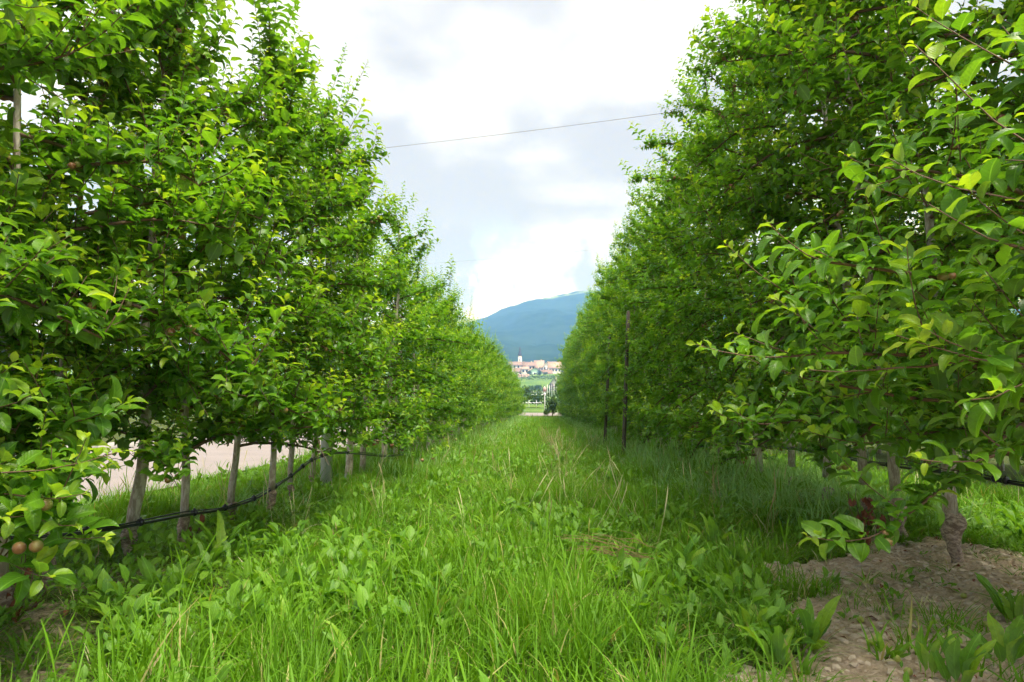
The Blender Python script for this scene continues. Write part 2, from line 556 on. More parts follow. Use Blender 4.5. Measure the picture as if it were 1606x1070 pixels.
# ------------------------------------------------------------------ the mountain
def mountain():
    # ridge line read off the photograph: pixel -> world at its distance
    D = 2400.0
    ridge_px = [(300, 560), (560, 545), (680, 520), (730, 507), (765, 496), (790, 484), (830, 472), (870, 464), (915, 456), (1000, 452), (1150, 455), (1400, 460), (1700, 470)]
    rp = np.array([at(a, b, D) for a, b in ridge_px])
    xs_ = np.concatenate([np.linspace(-1480, -500, 25)[:-1], np.linspace(-500, 600, 180), np.linspace(600, 1480, 30)[1:]])
    top = np.interp(xs_, rp[:, 0], rp[:, 2])
    ts = np.linspace(0, 1.25, 110)
    X, T = np.meshgrid(xs_, ts)
    Y = 820 + T * (D - 820)
    base = ground_z(X, 820 + 0 * X) - 3
    prof = np.where(T <= 1, np.clip(T, 0, 1) ** 1.15, 1 - (T - 1) * 1.6)
    Z = base + (top[None, :] - base) * prof
    rel = fbm(X / 160 + 9, Y / 260 + 2, 33, 5) - 0.5
    Z = Z + rel * 70 * np.sin(np.clip(T, 0, 1) * np.pi) ** 0.8 + (fbm(X / 16, Y / 16, 35, 3) - 0.5) * 9 * np.clip(T * 3, 0, 1)
    mead = np.clip(1 - np.abs(T - 0.955) / 0.04, 0, 1) * np.clip((X - at(838, 480, D)[0]) / 30, 0, 1)
    n_, k = X.shape
    i = (np.arange(n_ - 1)[:, None] * k + np.arange(k - 1)[None, :]).ravel()
    Q = np.stack([i, i + 1, i + k + 1, i + k], -1)
    me = mesh_np('mountain', np.stack([X.ravel(), Y.ravel(), Z.ravel()], -1), Q, M_FOREST, attrs={'meadow': mead.ravel()})
    tag(link('mountain', me), 'blue forested mountain rising behind the village', kind='structure')


mountain()


# ------------------------------------------------------------------ leaf shapes
def leaf_shape(nst, cols, width, curl, fold, twist, wave, petiole=0.22, tip=1.0, lobes=0.0, ph=0.0):
    """Unit leaf along +X, upper side +Z. Returns verts, quads, uv."""
    us = np.linspace(0, 1, nst)
    vs = np.linspace(-1, 1, cols)
    wd = width * np.sin(np.pi * np.clip(us, 0, 1) ** 0.82) ** 0.75 * (1 - 0.18 * us)
    wd = np.maximum(wd, 0.006)
    if lobes:
        wd = wd * (1 + lobes * np.cos(us * 2 * np.pi * 5 + ph))
    wd[-1] = 0.004
    th = -curl * (us ** 1.2) + 0.25 * curl
    du = 1.0 / (nst - 1)
    x = np.concatenate([[0], np.cumsum(np.cos((th[1:] + th[:-1]) / 2) * du)]) + petiole
    z = np.concatenate([[0], np.cumsum(np.sin((th[1:] + th[:-1]) / 2) * du)])
    V, UV = [], []
    if petiole > 0:
        for sgn in (-1, 1):
            V.append((0, sgn * 0.012, -0.02))
            UV.append((0, 0.5))
    for i, u in enumerate(us):
        tw = twist * (u - 0.3)
        for v in vs:
            a = abs(v)
            yy = v * wd[i] * math.cos(fold)
            nn = (a ** 1.3) * wd[i] * math.sin(fold) + wave * a * math.sin(u * 9 + (1.7 if v > 0 else 0) + ph) * 0.5
            y2 = yy * math.cos(tw) - nn * math.sin(tw)
            n2 = yy * math.sin(tw) + nn * math.cos(tw)
            V.append((x[i] - n2 * math.sin(th[i]), y2, z[i] + n2 * math.cos(th[i])))
            UV.append((u, 0.5 + 0.5 * v * min(1, wd[i] / width)))
    off = 2 if petiole > 0 else 0
    Q = []
    for i in range(nst - 1):
        for j in range(cols - 1):
            a = off + i * cols + j
            Q.append((a, a + cols, a + cols + 1, a + 1))
    if petiole > 0:
        m = off + cols // 2
        if cols >= 3:
            Q.append((0, m - 1, m + 1, 1))
    return np.array(V), np.array(Q), np.array(UV)


SHAPE_PAR = [  # width, curl, fold, twist, wave
    (0.30, 1.10, 0.42, 0.25, 0.05), (0.33, 0.75, 0.30, -0.30, 0.08), (0.28, 1.45, 0.50, 0.1, 0.04),
    (0.31, 0.95, 0.38, 0.55, 0.10), (0.34, 0.45, 0.22, -0.15, 0.09), (0.29, 1.25, 0.58, -0.5, 0.06)]
NSH = len(SHAPE_PAR)
SHAPES = {
    'near': [leaf_shape(7, 5, *p) for p in SHAPE_PAR],
    'mid': [leaf_shape(4, 3, *p, petiole=0.0) for p in SHAPE_PAR],
    'far': [leaf_shape(3, 3, p[0] * 1.12, *p[1:], petiole=0.0) for p in SHAPE_PAR],
}
TINTS = [0.0, 0.3, 0.55, 0.78, 1.0]
LEAF_ME = {}
for s_ in range(NSH):
    V, Q, UV = SHAPES['near'][s_]
    for b in range(len(TINTS)):
        LEAF_ME[(s_, b)] = mesh_np('apple_leaf', V, Q, M_LEAF, UV, {'tint': np.full(len(V), TINTS[b]), 'rnd': np.zeros(len(V))})


def bake_leaves(name, lv, sel, lod, mat):
    """One mesh from the selected leaves (arrays pos, rot, len, shape, tint, rnd)."""
    Vs, Qs, Us, Ti, Rn, n = [], [], [], [], [], 0
    for s in range(NSH):
        k = np.nonzero(sel & (lv['shape'] == s))[0]
        if not len(k):
            continue
        V, Q, UV = SHAPES[lod][s]
        P = np.einsum('kij,vj->kvi', lv['rot'][k], V) * lv['len'][k][:, None, None] + lv['pos'][k][:, None, :]
        m = len(V)
        Vs.append(P.reshape(-1, 3))
        Qs.append((Q[None] + (np.arange(len(k)) * m)[:, None, None]).reshape(-1, 4) + n)
        Us.append(np.tile(UV, (len(k), 1)))
        Ti.append(np.repeat(lv['tint'][k], m))
        Rn.append(np.repeat(lv['rnd'][k], m))
        n += len(k) * m
    return mesh_np(name, np.vstack(Vs), np.vstack(Qs), mat, np.vstack(Us), {'tint': np.concatenate(Ti), 'rnd': np.concatenate(Rn)})


# ------------------------------------------------------------------ apple trees
def unit(v):
    return v / (np.linalg.norm(v, axis=-1, keepdims=True) + 1e-9)


def grow_tree(seed, H, wid, aisle, floor=0.5, extra=(), lush=1.0):
    """A slender spindle apple tree round the origin. aisle = +1 / -1: the x side that faces the aisle."""
    g = np.random.default_rng(seed)
    lv = {k: [] for k in ('pos', 'ax', 'nrm', 'len', 'tint', 'low')}
    low = [0.0]
    branches, apples = [], []
    zz = np.linspace(0, H * 0.96, 14)
    lean = g.normal(0, 0.085, 2)
    wob = np.cumsum(g.normal(0, 0.012, (14, 2)), 0)
    tp = np.stack([lean[0] * zz / 2 + wob[:, 0], lean[1] * zz / 2 + wob[:, 1], zz], -1)
    tp[0, :2] = 0
    tr = np.interp(zz, [0, 0.5, H], [0.042, 0.036, 0.006])

    def leaves_on(P, n, size, tip0, tip1, spread):
        """n leaves in a spiral along polyline P."""
        if n < 1:
            return
        f = np.linspace(0.12, 1.0, n) ** 0.9
        L = np.linspace(0, 1, len(P))
        pos = np.stack([np.interp(f, L, P[:, i]) for i in range(3)], -1)
        d = unit(P[-1] - P[0])
        s = unit(np.cross(d, [0.31, 0.22, 0.92]))
        t = np.cross(d, s)
        a = g.uniform(0, 6.28) + np.arange(n) * 2.4 + g.normal(0, 0.3, n)
        rad = np.cos(a)[:, None] * s + np.sin(a)[:, None] * t
        fw = np.interp(f, [0, 0.8, 1], [0.35, 0.55, 1.1])[:, None] * spread
        ax = unit(rad + fw * d + np.array([0, 0, 0.10]) + g.normal(0, 0.18, (n, 3)))
        up = np.array([0, 0, 1.0]) + 0.30 * d + g.normal(0, 0.22, (n, 3)) + 0.25 * rad * -1
        ax[:, 2] = np.clip(ax[:, 2] * 0.68, -0.6, 0.6)
        ax = unit(ax)
        nrm = unit(up - (up * ax).sum(1)[:, None] * ax)
        ln = size * np.interp(f, [0, 0.25, 0.7, 1.0], [0.75, 1.0, 0.95, 0.45]) * g.uniform(0.6, 1.25, n)
        lv['pos'].append(pos)
        lv['low'].append(np.full(n, low[0]))
        lv['ax'].append(ax)
        lv['nrm'].append(nrm)
        lv['len'].append(ln)
        lv['tint'].append(np.clip(np.interp(f, [0, 0.55, 1], [tip0, tip0 + 0.25 * (tip1 - tip0), tip1]) + g.normal(0, 0.07, n), 0, 1))

    def shoot(p0, d, L, geo, size, tip, n=None):
        k = 5
        P = [p0]
        dd = d.copy()
        for i in range(k - 1):
            dd = unit(dd + np.array([0, 0, 0.10]) + g.normal(0, 0.07, 3))
            P.append(P[-1] + dd * L / (k - 1))
        P = np.array(P)
        if low[0] or P[0, 2] > floor - 0.02:
            geo.append((P, np.linspace(0.0032, 0.0014, k)))
        leaves_on(P, n or max(4, int(L / 0.021)), size, 0.05, tip, 0.8)

    nb = int(40 * H / 4.5)
    zb = np.linspace(floor + 0.06, H * 0.93, nb) + g.uniform(-0.05, 0.05, nb)
    specs = []
    for i, z in enumerate(zb):
        az = i * 2.39996 + g.normal(0, 0.35)
        fz = z / H
        L = wid * (np.interp(fz, [0.1, 0.2, 0.5, 0.7, 0.85, 1.0], [0.85, 1.0, 0.88, 0.66, 0.46, 0.24]) if aisle > 0 else np.interp(fz, [0.1, 0.2, 0.5, 0.75, 1.0], [0.85, 1.0, 0.96, 0.78, 0.34])) * g.uniform(0.80, 1.08)
        L *= 1 - 0.28 * abs(math.sin(az))            # kept short along the row
        el = np.interp(fz, [0.1, 0.5, 0.85, 1.0], [0.30, 0.35, 0.7, 1.0]) + g.normal(0, 0.15)
        specs.append((z, az, L, el, -0.35 if fz < 0.6 else -0.15))
    specs += list(extra)
    for sp_i, (z, az, L, el, droop) in enumerate(specs):
        low[0] = 0.0 if sp_i < nb else 1.0
        p = np.array([np.interp(z, zz, tp[:, 0]), np.interp(z, zz, tp[:, 1]), z])
        d = np.array([math.cos(az) * math.cos(el), math.sin(az) * math.cos(el), math.sin(el)])
        k = max(4, int(L / 0.11))
        P = [p]
        for j in range(k):
            d = unit(d + np.array([0, 0, droop * 0.30]) * L + g.normal(0, 0.045 if low[0] else 0.09, 3))
            P.append(P[-1] + d * L / k)
        P = np.array(P)
        rb = np.linspace(0.013, 0.004, len(P)) * np.interp(L, [0.3, 1.3], [0.7, 1.1])
        cutk = len(P)
        if not low[0] and (P[:, 2] < floor - 0.02).any():
            cutk = int(np.argmax(P[:, 2] < floor - 0.02))
        geo = [(P[:cutk], rb[:cutk])] if cutk >= 2 else []
        Lc = np.linspace(0, 1, len(P))
        nn = max(3, int(L / (0.032 if low[0] else 0.0215) * lush))
        for q in range(nn):
            f = (q + g.uniform(0.2, 0.8)) / nn
            if f < 0.10:
                continue
            c = np.array([np.interp(f, Lc, P[:, i]) for i in range(3)])
            out = unit(c - np.array([tp[0, 0], tp[0, 1], c[2] - 0.25]))
            sd_ = unit(g.normal(0, 1, 3) + out * 0.8 + np.array([0, 0, 0.55]))
            if low[0] and f < 0.35:
                continue
            if g.random() < (0.30 if low[0] else 0.42):
                shoot(c, sd_, g.uniform(0.12, 0.32) * (0.7 + 0.5 * f), geo, g.uniform(0.085, 0.105) if low[0] else g.uniform(0.07, 0.092), g.uniform(0.3, 0.95))
            else:
                sp = np.array([c, c + sd_ * g.uniform(0.012, 0.04)])
                leaves_on(sp, g.integers(5, 8), g.uniform(0.062, 0.092), 0.0, 0.12, 0.5)
                if g.random() < 0.06:
                    for _ in range(g.integers(1, 4)):
                        apples.append(c + sd_ * 0.03 + np.array([g.normal(0, 0.022), g.normal(0, 0.022), -0.035 + g.normal(0, 0.01)]))
        shoot(P[-1], unit(P[-1] - P[-2] + np.array([0, 0, 0.0 if low[0] else 0.25])), g.uniform(0.2, 0.42), geo, g.uniform(0.075, 0.095), g.uniform(0.7, 1.0))
        branches.append(geo)
    # upright leaders at the top
    geo = []
    vig = g.choice([0.7, 0.9, 1.2, 1.5])
    for q in range(11):
        sd_ = unit(np.array([g.normal(0, 0.42), g.normal(0, 0.42), 1.0]))
        shoot(tp[-1 - (q % 5)] + 0, sd_, g.uniform(0.3, 0.8) * vig, geo, 0.078, g.uniform(0.4, 0.8))
    branches.append(geo)
    lv = {k: np.concatenate(v) for k, v in lv.items()}
    tipz = lv['pos'][:, 2] + lv['ax'][:, 2] * lv['len']
    ok = (tipz > floor - 0.05 + 0.12 * g.random(len(tipz))) | (lv['low'] > 0)
    lv = {k: v[ok] for k, v in lv.items()}
    n = len(lv['pos'])
    lv['shape'] = g.integers(0, NSH, n)
    lv['rnd'] = g.random(n)
    lv['tint'] = np.where(g.random(n) < 0.015, 1.0, lv['tint'])
    y_ = np.cross(lv['nrm'], lv['ax'])
    lv['rot'] = np.stack([lv['ax'], y_, lv['nrm']], -1)
    return {'lv': lv, 'trunk': (tp, tr), 'branches': branches, 'apples': np.array(apples) if apples else np.zeros((0, 3)), 'n': n, 'nb': nb}


def apple_mesh(mat, name='apple'):
    nu, nv = 12, 8
    V = []
    for j in range(nv + 1):
        ph = math.pi * j / nv
        r = math.sin(ph) * (1 + 0.06 * math.cos(ph))
        z = math.cos(ph) * 0.93
        z -= 0.22 * math.exp(-(r / 0.28) ** 2) * (1 if j < nv / 2 else -0.7)
        for i in range(nu):
            a = 2 * math.pi * i / nu
            V.append((0.5 * r * math.cos(a), 0.5 * r * math.sin(a), 0.5 * z))
    Q = [(j * nu + i, (j + 1) * nu + i, (j + 1) * nu + (i + 1) % nu, j * nu + (i + 1) % nu) for j in range(nv) for i in range(nu)]
    g = Geo()
    g.add(np.array(V) * 0.042, Q)
    g.tube([(0, 0, 0.012), (0.001, 0.002, 0.024), (0.004, 0.004, 0.036)], 0.0011, 4)
    return g.mesh(name, mat)


APPLE_ME = apple_mesh(M_APPLE)
WINDFALL_ME = apple_mesh(M_APPLEG, 'windfall')


def trunk_meshes(T, seed, detailed, stock_h=0.2, fat=1.0, bulge=0.22):
    tp, tr = T['trunk']
    g = Geo()
    if detailed:
        zf = np.linspace(0, tp[-1, 2], 34)
        P = np.stack([np.interp(zf, tp[:, 2], tp[:, i]) for i in range(3)], -1)
        rr = np.interp(zf, tp[:, 2], tr) * fat
        s0 = zf >= stock_h - 0.01
        g.tube(P[s0], rr[s0], 10, bump=0.18, seed=seed)
    else:
        g.tube(tp, tr * fat, 6)
    me = g.mesh('trunk', M_BARK)
    me2 = None
    if detailed:
        s = Geo()
        zf = np.linspace(-0.08, stock_h + 0.012, 16)
        P = np.stack([np.interp(zf, tp[:, 2], tp[:, i]) for i in range(2)] + [zf], -1)
        u = np.clip(zf / stock_h, 0, 1)
        rr = 0.043 * fat * (1 + bulge * 1.7 * (np.interp(u, [0, 0.3, 0.6, 0.85, 0.95, 1.0], [0.72, 0.74, 1.0, 1.32, 1.27, 1.0]) - 0.9) + 0.15 * np.exp(-(u / 0.1) ** 2))
        rr[-1] *= 0.85
        P[:, 0] += 0.012 * fat * np.sin(zf * 23 + seed)
        P[:, 1] += 0.010 * fat * np.cos(zf * 17 + seed)
        s.tube(P, rr, 14, bump=0.36, seed=seed + 5)
        me2 = s.mesh('rootstock', M_STOCK)
    return me, me2


ORD = ['', 'first', 'second', 'third', 'fourth', 'fifth', 'sixth', 'seventh', 'eighth', 'ninth', 'tenth', 'eleventh', 'twelfth', 'thirteenth', 'fourteenth', 'fifteenth', 'sixteenth', 'seventeenth', 'eighteenth', 'nineteenth', 'twentieth']

left_px = [(5, 2.75), (75, 3.15), (205, 3.63), (287, 4.2), (362, 4.85), (425, 5.5), (458, 6.05), (492, 6.75), (545, 7.7), (568, 8.3), (600, 9.3), (619, 10.1)]
left = [(-2.25, 1.75), (-2.2, 2.25)] + [((px - 848) / F_PX * d, d) for px, d in left_px]
right = [(2.40, 1.55), (2.42, 2.15), (2.40, 2.75), (2.42, 3.38), (2.31, 4.0), (2.36, 4.68), (2.41, 5.25), (2.40, 5.95), (2.42, 6.8), (2.41, 7.72), (2.4, 8.5), (2.42, 9.4), (2.41, 10.2)]
d = 10.8
while d < 57:
    left.append((XL + rng.normal(0, 0.04), d))
    d += rng.uniform(0.66, 0.9)
d = 11.1
while d < 57:
    right.append((XR + rng.normal(0, 0.04), d))
    d += rng.uniform(0.66, 0.9)

NEAR_D = 7.4
# jutting branches that reach into the aisle from the right row: (height, azimuth, length, elevation, droop)
TARGETS = [('R', 2, 1185, 560, 2.35, 0.95), ('R', 3, 1160, 490, 2.6, 1.0), ('R', 3, 1245, 725, 2.5, 0.85), ('R', 3, 1310, 750, 2.75, 0.80), ('R', 2, 1280, 425, 2.0, 1.1),
           ('R', 1, 1400, 345, 1.8, 1.2), ('R', 1, 1340, 560, 1.8, 1.0), ('R', 1, 1440, 610, 1.65, 1.0), ('R', 0, 1500, 500, 1.75, 1.1), ('R', 2, 1380, 175, 2.2, 1.5), ('R', 1, 1500, 90, 1.9, 1.5),
           ('R', 0, 1560, 390, 1.75, 1.2), ('R', 3, 1220, 600, 2.5, 0.9), ('R', 4, 1380, 690, 3.2, 0.75), ('R', 4, 1170, 620, 3.1, 0.95), ('R', 0, 1580, 600, 1.75, 1.0), ('R', 1, 1500, 680, 1.75, 0.95),
           ('L', 0, 30, 770, 1.85, 0.8), ('L', 1, 60, 790, 2.0, 0.85), ('L', 2, 120, 770, 2.25, 0.75), ('L', 1, 45, 860, 1.9, 0.75), ('L', 2, 170, 770, 2.45, 0.7), ('L', 1, 40, 690, 1.95, 0.9),
           ('L', 1, 100, 900, 1.95, 0.80), ('L', 1, 70, 1000, 1.95, 0.75), ('L', 1, 150, 820, 2.1, 0.8), ('L', 2, 130, 690, 2.3, 0.8), ('L', 2, 60, 450, 2.4, 1.1), ('L', 3, 110, 150, 2.8, 1.8), ('L', 4, 365, 345, 3.2, 1.4),
           ('L', 3, 250, 580, 2.9, 0.9), ('L', 1, 20, 620, 2.0, 0.9), ('L', 5, 440, 250, 4.0, 1.9), ('L', 3, 190, 330, 2.8, 1.3), ('L', 2, 20, 300, 2.3, 1.4)]
EXTRA = {}
for (sd_n, ti, tpx, tpy, td, z0) in TARGETS:
    tx, ty = (left if sd_n == 'L' else right)[ti]
    vec = at(tpx, tpy, td) - np.array([tx, ty, z0])
    LL = float(np.linalg.norm(vec))
    EXTRA.setdefault((sd_n, ti), []).append((z0, math.atan2(vec[1], vec[0]), max(0.3, LL - 0.2), math.asin(vec[2] / LL), 0.0))
specs = []
for side, lst in (('L', left), ('R', right)):
    for i, (x, d) in enumerate(lst):
        specs.append((side, i, x, d))
near = [s for s in specs if s[3] < NEAR_D]
farr = [s for s in specs if s[3] >= NEAR_D]


def dims(side, d, g):
    if side == 'L':
        return 3.28 + g.normal(0, 0.2), 1.07
    return 5.15 + g.normal(0, 0.25), 1.36


built = []
for (side, i, x, d) in near:
    g = np.random.default_rng(100 + i + (500 if side == 'R' else 0))
    H, wd = dims(side, d, g)
    if side == 'R' and i < 3:
        H, wd = [(3.0, 0.35), (3.8, 0.6), (4.7, 0.95)][i]          # near-end crowns shaped low and narrow to let sunlight onto the bare soil
    T = grow_tree(1000 + i * 7 + (5000 if side == 'R' else 0), H, wd, 1 if side == 'L' else -1, floor=float(np.interp(d, [1.5, 2.5, 3.6], [0.50, 0.46, 0.56] if side == 'L' else [0.84, 0.76, 0.58])), extra=EXTRA.get((side, i), ()), lush=1.28 if side == 'L' else 1.0)
    loc = np.array([x, d, float(ground_z(x, d)) - 0.01])
    # hard-pruned aisle: nothing hangs right in front of the lens
    P = T['lv']['pos'] + loc
    lim = np.interp(P[:, 1], [0.0, 1.2, 2.6, 4.0], [1.15, 1.02, 0.62, 0.45]) if side == 'R' else np.interp(P[:, 1], [0.0, 1.2, 2.6, 4.0], [1.45, 1.25, 1.0, 0.8])
    T['keep'] = ((np.abs(P[:, 0]) > lim) | (T['lv']['low'] > 0)) & (np.linalg.norm(P - CAM_P, axis=1) > 1.25)
    T['loc'] = loc
    built.append(((side, i, x, d), T))

# which leaves can be seen: splat samples of every near leaf into a coarse depth buffer
allp, alld, ids, size_px = [], [], [], []
CELL = 5
Wc, Hc = int(W_PX / CELL) + 1, int(H_PX / CELL) + 1
zbuf = np.full(Wc * Hc, 1e9)
samples = []
for t_i, (_, T) in enumerate(built):
    lv = T['lv']
    for f, side_off in ((0.45, 0), (0.9, 0), (0.65, 0.2), (0.65, -0.2)):
        P = T['loc'] + lv['pos'] + lv['ax'] * (lv['len'] * f)[:, None] + np.cross(lv['nrm'], lv['ax']) * (lv['len'] * side_off)[:, None]
        u, v, z = project(P)
        ok = T['keep'] & (z > 0.1) & (u > 0) & (u < W_PX) & (v > 0) & (v < H_PX)
        k = np.nonzero(ok)[0]
        c = (v[k] / CELL).astype(int) * Wc + (u[k] / CELL).astype(int)
        np.minimum.at(zbuf, c, z[k])
        samples.append((t_i, k, c, z[k]))
vis = [np.zeros(T['n'], int) for _, T in built]
for t_i, k, c, z in samples:
    hit = z <= zbuf[c] + 0.015
    np.add.at(vis[t_i], k[hit], 1)

n_leaf_obj = 0
for t_i, ((side, i, x, d), T) in enumerate(built):
    lv = T['lv']
    _, _, z = project(T['loc'] + lv['pos'])
    size = np.where((vis[t_i] >= 1) & T['keep'] & (z > 0.1), lv['len'] * F_PX / np.maximum(z, 0.1), 0)
    order = np.argsort(-size * (0.6 + 0.1 * vis[t_i]))
    single = order[:300]
    single = single[size[single] >= 10]
    rowname = 'left' if side == 'L' else 'right'
    n = i + 1
    if side == 'L':
        extra_l = {0: 'cut by the left edge', 1: 'low branch hanging at the left edge', 2: 'thin pale trunk at the very left edge', 3: 'trunk half hidden by hanging leaves', 4: 'thick pale trunk crossed by the black hose'}.get(i, 'counted from the camera')
        label = f'{ORD[n]} leafy apple tree of the left row, {extra_l}'
    else:
        extra_l = {4: 'with bulging graft above bare soil', 5: 'its dark lumpy graft beside red withered leaves', 3: 'its leafy branches reaching far into the aisle'}.get(i, 'counted from the camera')
        label = f'{ORD[n]} leafy apple tree of the right row, {extra_l}'
    tree = empty('apple_tree', T['loc'], label, 'apple tree', 'apple trees of the ' + rowname + ' row')
    fat = {('R', 4): 0.98, ('L', 4): 0.8}.get((side, i), 0.9 if side == 'R' else 0.64)
    tm, sm = trunk_meshes(T, 60 + i, True, {('R', 4): 0.28, ('R', 5): 0.25}.get((side, i), 0.19), fat, {('R', 4): 0.95, ('R', 5): 0.65, ('L', 4): 0.3}.get((side, i), 0.2))
    link('trunk', tm, tree)
    link('rootstock', sm, tree)
    kp = T['keep']
    for b_i, geo in enumerate(T['branches']):
        g = Geo()
        is_extra = T['nb'] <= b_i < len(T['branches']) - 1
        for (P, rr) in geo:
            Pw = P[:, 0] + T['loc'][0]
            lim = np.interp(P[:, 1] + T['loc'][1], [0.0, 1.2, 2.6, 4.0], [1.15, 1.02, 0.62, 0.45] if side == 'R' else [1.45, 1.25, 1.0, 0.8])
            okp = np.abs(Pw) > lim
            if not okp.all() and not is_extra:
                k = int(np.argmin(okp))
                P, rr = P[:k], rr[:k]
            if len(P) >= 2:
                g.tube(P, rr, 5 if rr[0] > 0.004 else 3, cap=False)
        if g.n:
            link('branch', g.mesh('branch', M_TWIG), tree)
    bulk = kp.copy()
    bulk[single] = False
    tag(link('foliage', bake_leaves('foliage', lv, bulk, 'mid' if d < 3.7 else 'far', M_LEAFB), tree), kind='stuff')
    for q in single:
        b = int(np.argmin(np.abs(np.array(TINTS) - lv['tint'][q])))
        o = bpy.data.objects.new('leaf', LEAF_ME[(int(lv['shape'][q]), b)])
        M4 = np.eye(4)
        M4[:3, :3] = lv['rot'][q] * lv['len'][q]
        M4[:3, 3] = lv['pos'][q]
        o.parent = tree
        o.matrix_basis = Matrix(M4.tolist())
        COL.objects.link(o)
        n_leaf_obj += 1
    for q, a in enumerate(T['apples']):
        wp = a + T['loc']
        lim = 1.1 if side == 'L' else 0.8
        if abs(wp[0]) < lim or np.sort(np.linalg.norm(lv['pos'][kp] - a, axis=1))[5] > 0.10:
            continue
        o = link('apple', APPLE_ME, tree, a)
        o.rotation_euler = (rng.normal(0, 0.3), rng.normal(0, 0.3), rng.uniform(0, 6.28))
        s = rng.uniform(0.62, 0.92)
        o.scale = (s, s, s * rng.uniform(0.95, 1.1))

    if (side, i) == ('L', 1):
        for q, (ax_, ay_) in enumerate(((30, 860), (57, 857), (72, 792))):
            o = link('apple', APPLE_ME, tree, at(ax_, ay_, 1.93) - T['loc'])
            o.rotation_euler = (0.3, 1.2 - q * 0.5, 2.4 + q)
            o.scale = (0.86, 0.86, 0.9)
            o['label'] = 'brownish green apple hanging low at the left edge'

# farther trees share eight shapes per row
variants = {}
for side in 'LR':
    for k in range(3):
        g = np.random.default_rng(900 + k + (50 if side == 'R' else 0))
        H, wd = dims(side, 20, g)
        T = grow_tree(7000 + k * 13 + (300 if side == 'R' else 0), H, wd, 1 if side == 'L' else -1, floor=0.40 if side == 'L' else 0.26, lush=0.95)
        tm, _ = trunk_meshes(T, k, False)
        gb = Geo()
        for geo in T['branches']:
            for (P, rr) in geo:
                if rr[0] > 0.004:
                    gb.tube(P, rr, 4, cap=False)
        variants[(side, k)] = (tm, gb.mesh('branches', M_TWIG), bake_leaves('foliage', T['lv'], np.ones(T['n'], bool), 'far', M_LEAFB), T['apples'])
for (side, i, x, d) in farr:
    tm, bm_, fm, ap = variants[(side, int(rng.integers(0, 3)))]
    rowname = 'left' if side == 'L' else 'right'
    if i + 1 <= 14:
        label = f'{ORD[i + 1]} apple tree of the {rowname} row, counted from the camera'
    elif d < 22:
        label = f'apple tree in the middle stretch of the {rowname} row'
    else:
        label = f'small distant apple tree in the far stretch of the {rowname} row'
    g_ = f'apple trees of the {rowname} row'
    t = empty('apple_tree', (x, d, float(ground_z(x, d)) - 0.02), label, 'apple tree', g_, rng.choice([0, math.pi]) + rng.normal(0, 0.2))
    sc = rng.uniform(0.93, 1.07)
    t.scale = (sc, sc, sc * rng.uniform(0.96, 1.05))
    link('trunk', tm, t)
    link('branch_framework', bm_, t)
    tag(link('foliage', fm, t), kind='stuff')
    if d < 15:
        for a in ap[:10]:
            o = link('apple', APPLE_ME, t, a)
            o.rotation_euler = (0.2, 0.1, rng.uniform(0, 6.28))

# next row beyond the right-hand one, glimpsed through the gaps
dd_ = 3.4
k = 0
while dd_ < 17:
    tm, bm_, fm, ap = variants[('R', int(rng.integers(0, 3)))]
    t = empty('apple_tree', (6.7 + rng.normal(0, 0.05), dd_, -0.02), 'apple tree of the next row, glimpsed behind the right row', 'apple tree', 'apple trees of the next row', rng.uniform(-0.3, 0.3))
    link('trunk', tm, t)
    link('branch_framework', bm_, t)
    tag(link('foliage', fm, t), kind='stuff')
    dd_ += rng.uniform(0.75, 1.0)

# ------------------------------------------------------------------ posts, hoses, wires
def post(name, px, d, zt, r, mat, label, cat, lean=(0, 0), x=None):
    x = (px - 848) / F_PX * d if x is None else x
    z = float(ground_z(x, d))
    g = Geo()
    k = np.linspace(-0.3, zt, 9)
    P = np.stack([lean[0] * k, lean[1] * k, k], -1)
    g.tube(P, np.linspace(r * 1.05, r * 0.9, 9), 9, bump=0.06, seed=int(px))
    return tag(link(name, g.mesh(name, mat), None, (x, d, z)), label, cat)


g = Geo()
g.box(-0.052, 0.052, -0.052, 0.052, -0.3, 3.9)
me = g.mesh('concrete_post', M_CONC, False)
bm = bmesh.new(); bm.from_mesh(me); bmesh.ops.bevel(bm, geom=list(bm.edges), offset=0.012, segments=2, affect='EDGES'); bm.to_mesh(me); bm.free()
tag(link('concrete_post', me, None, ((512 - 848) / F_PX * 7.1, 7.1, float(ground_z(-2.2, 7.1)))), 'square pale concrete post standing among the left row trunks', 'post')
post('wooden_post', 978, 12.0, 2.6, 0.034, M_POSTW, 'dark thin wooden post, nearer of two leaning in the right row', 'post', (0.05, 0.0), x=1.42)
post('wooden_post', 948, 15.8, 2.6, 0.036, M_POSTW, 'dark thin wooden post, farther of two leaning in the right row', 'post', (0.06, 0.0), x=1.45)


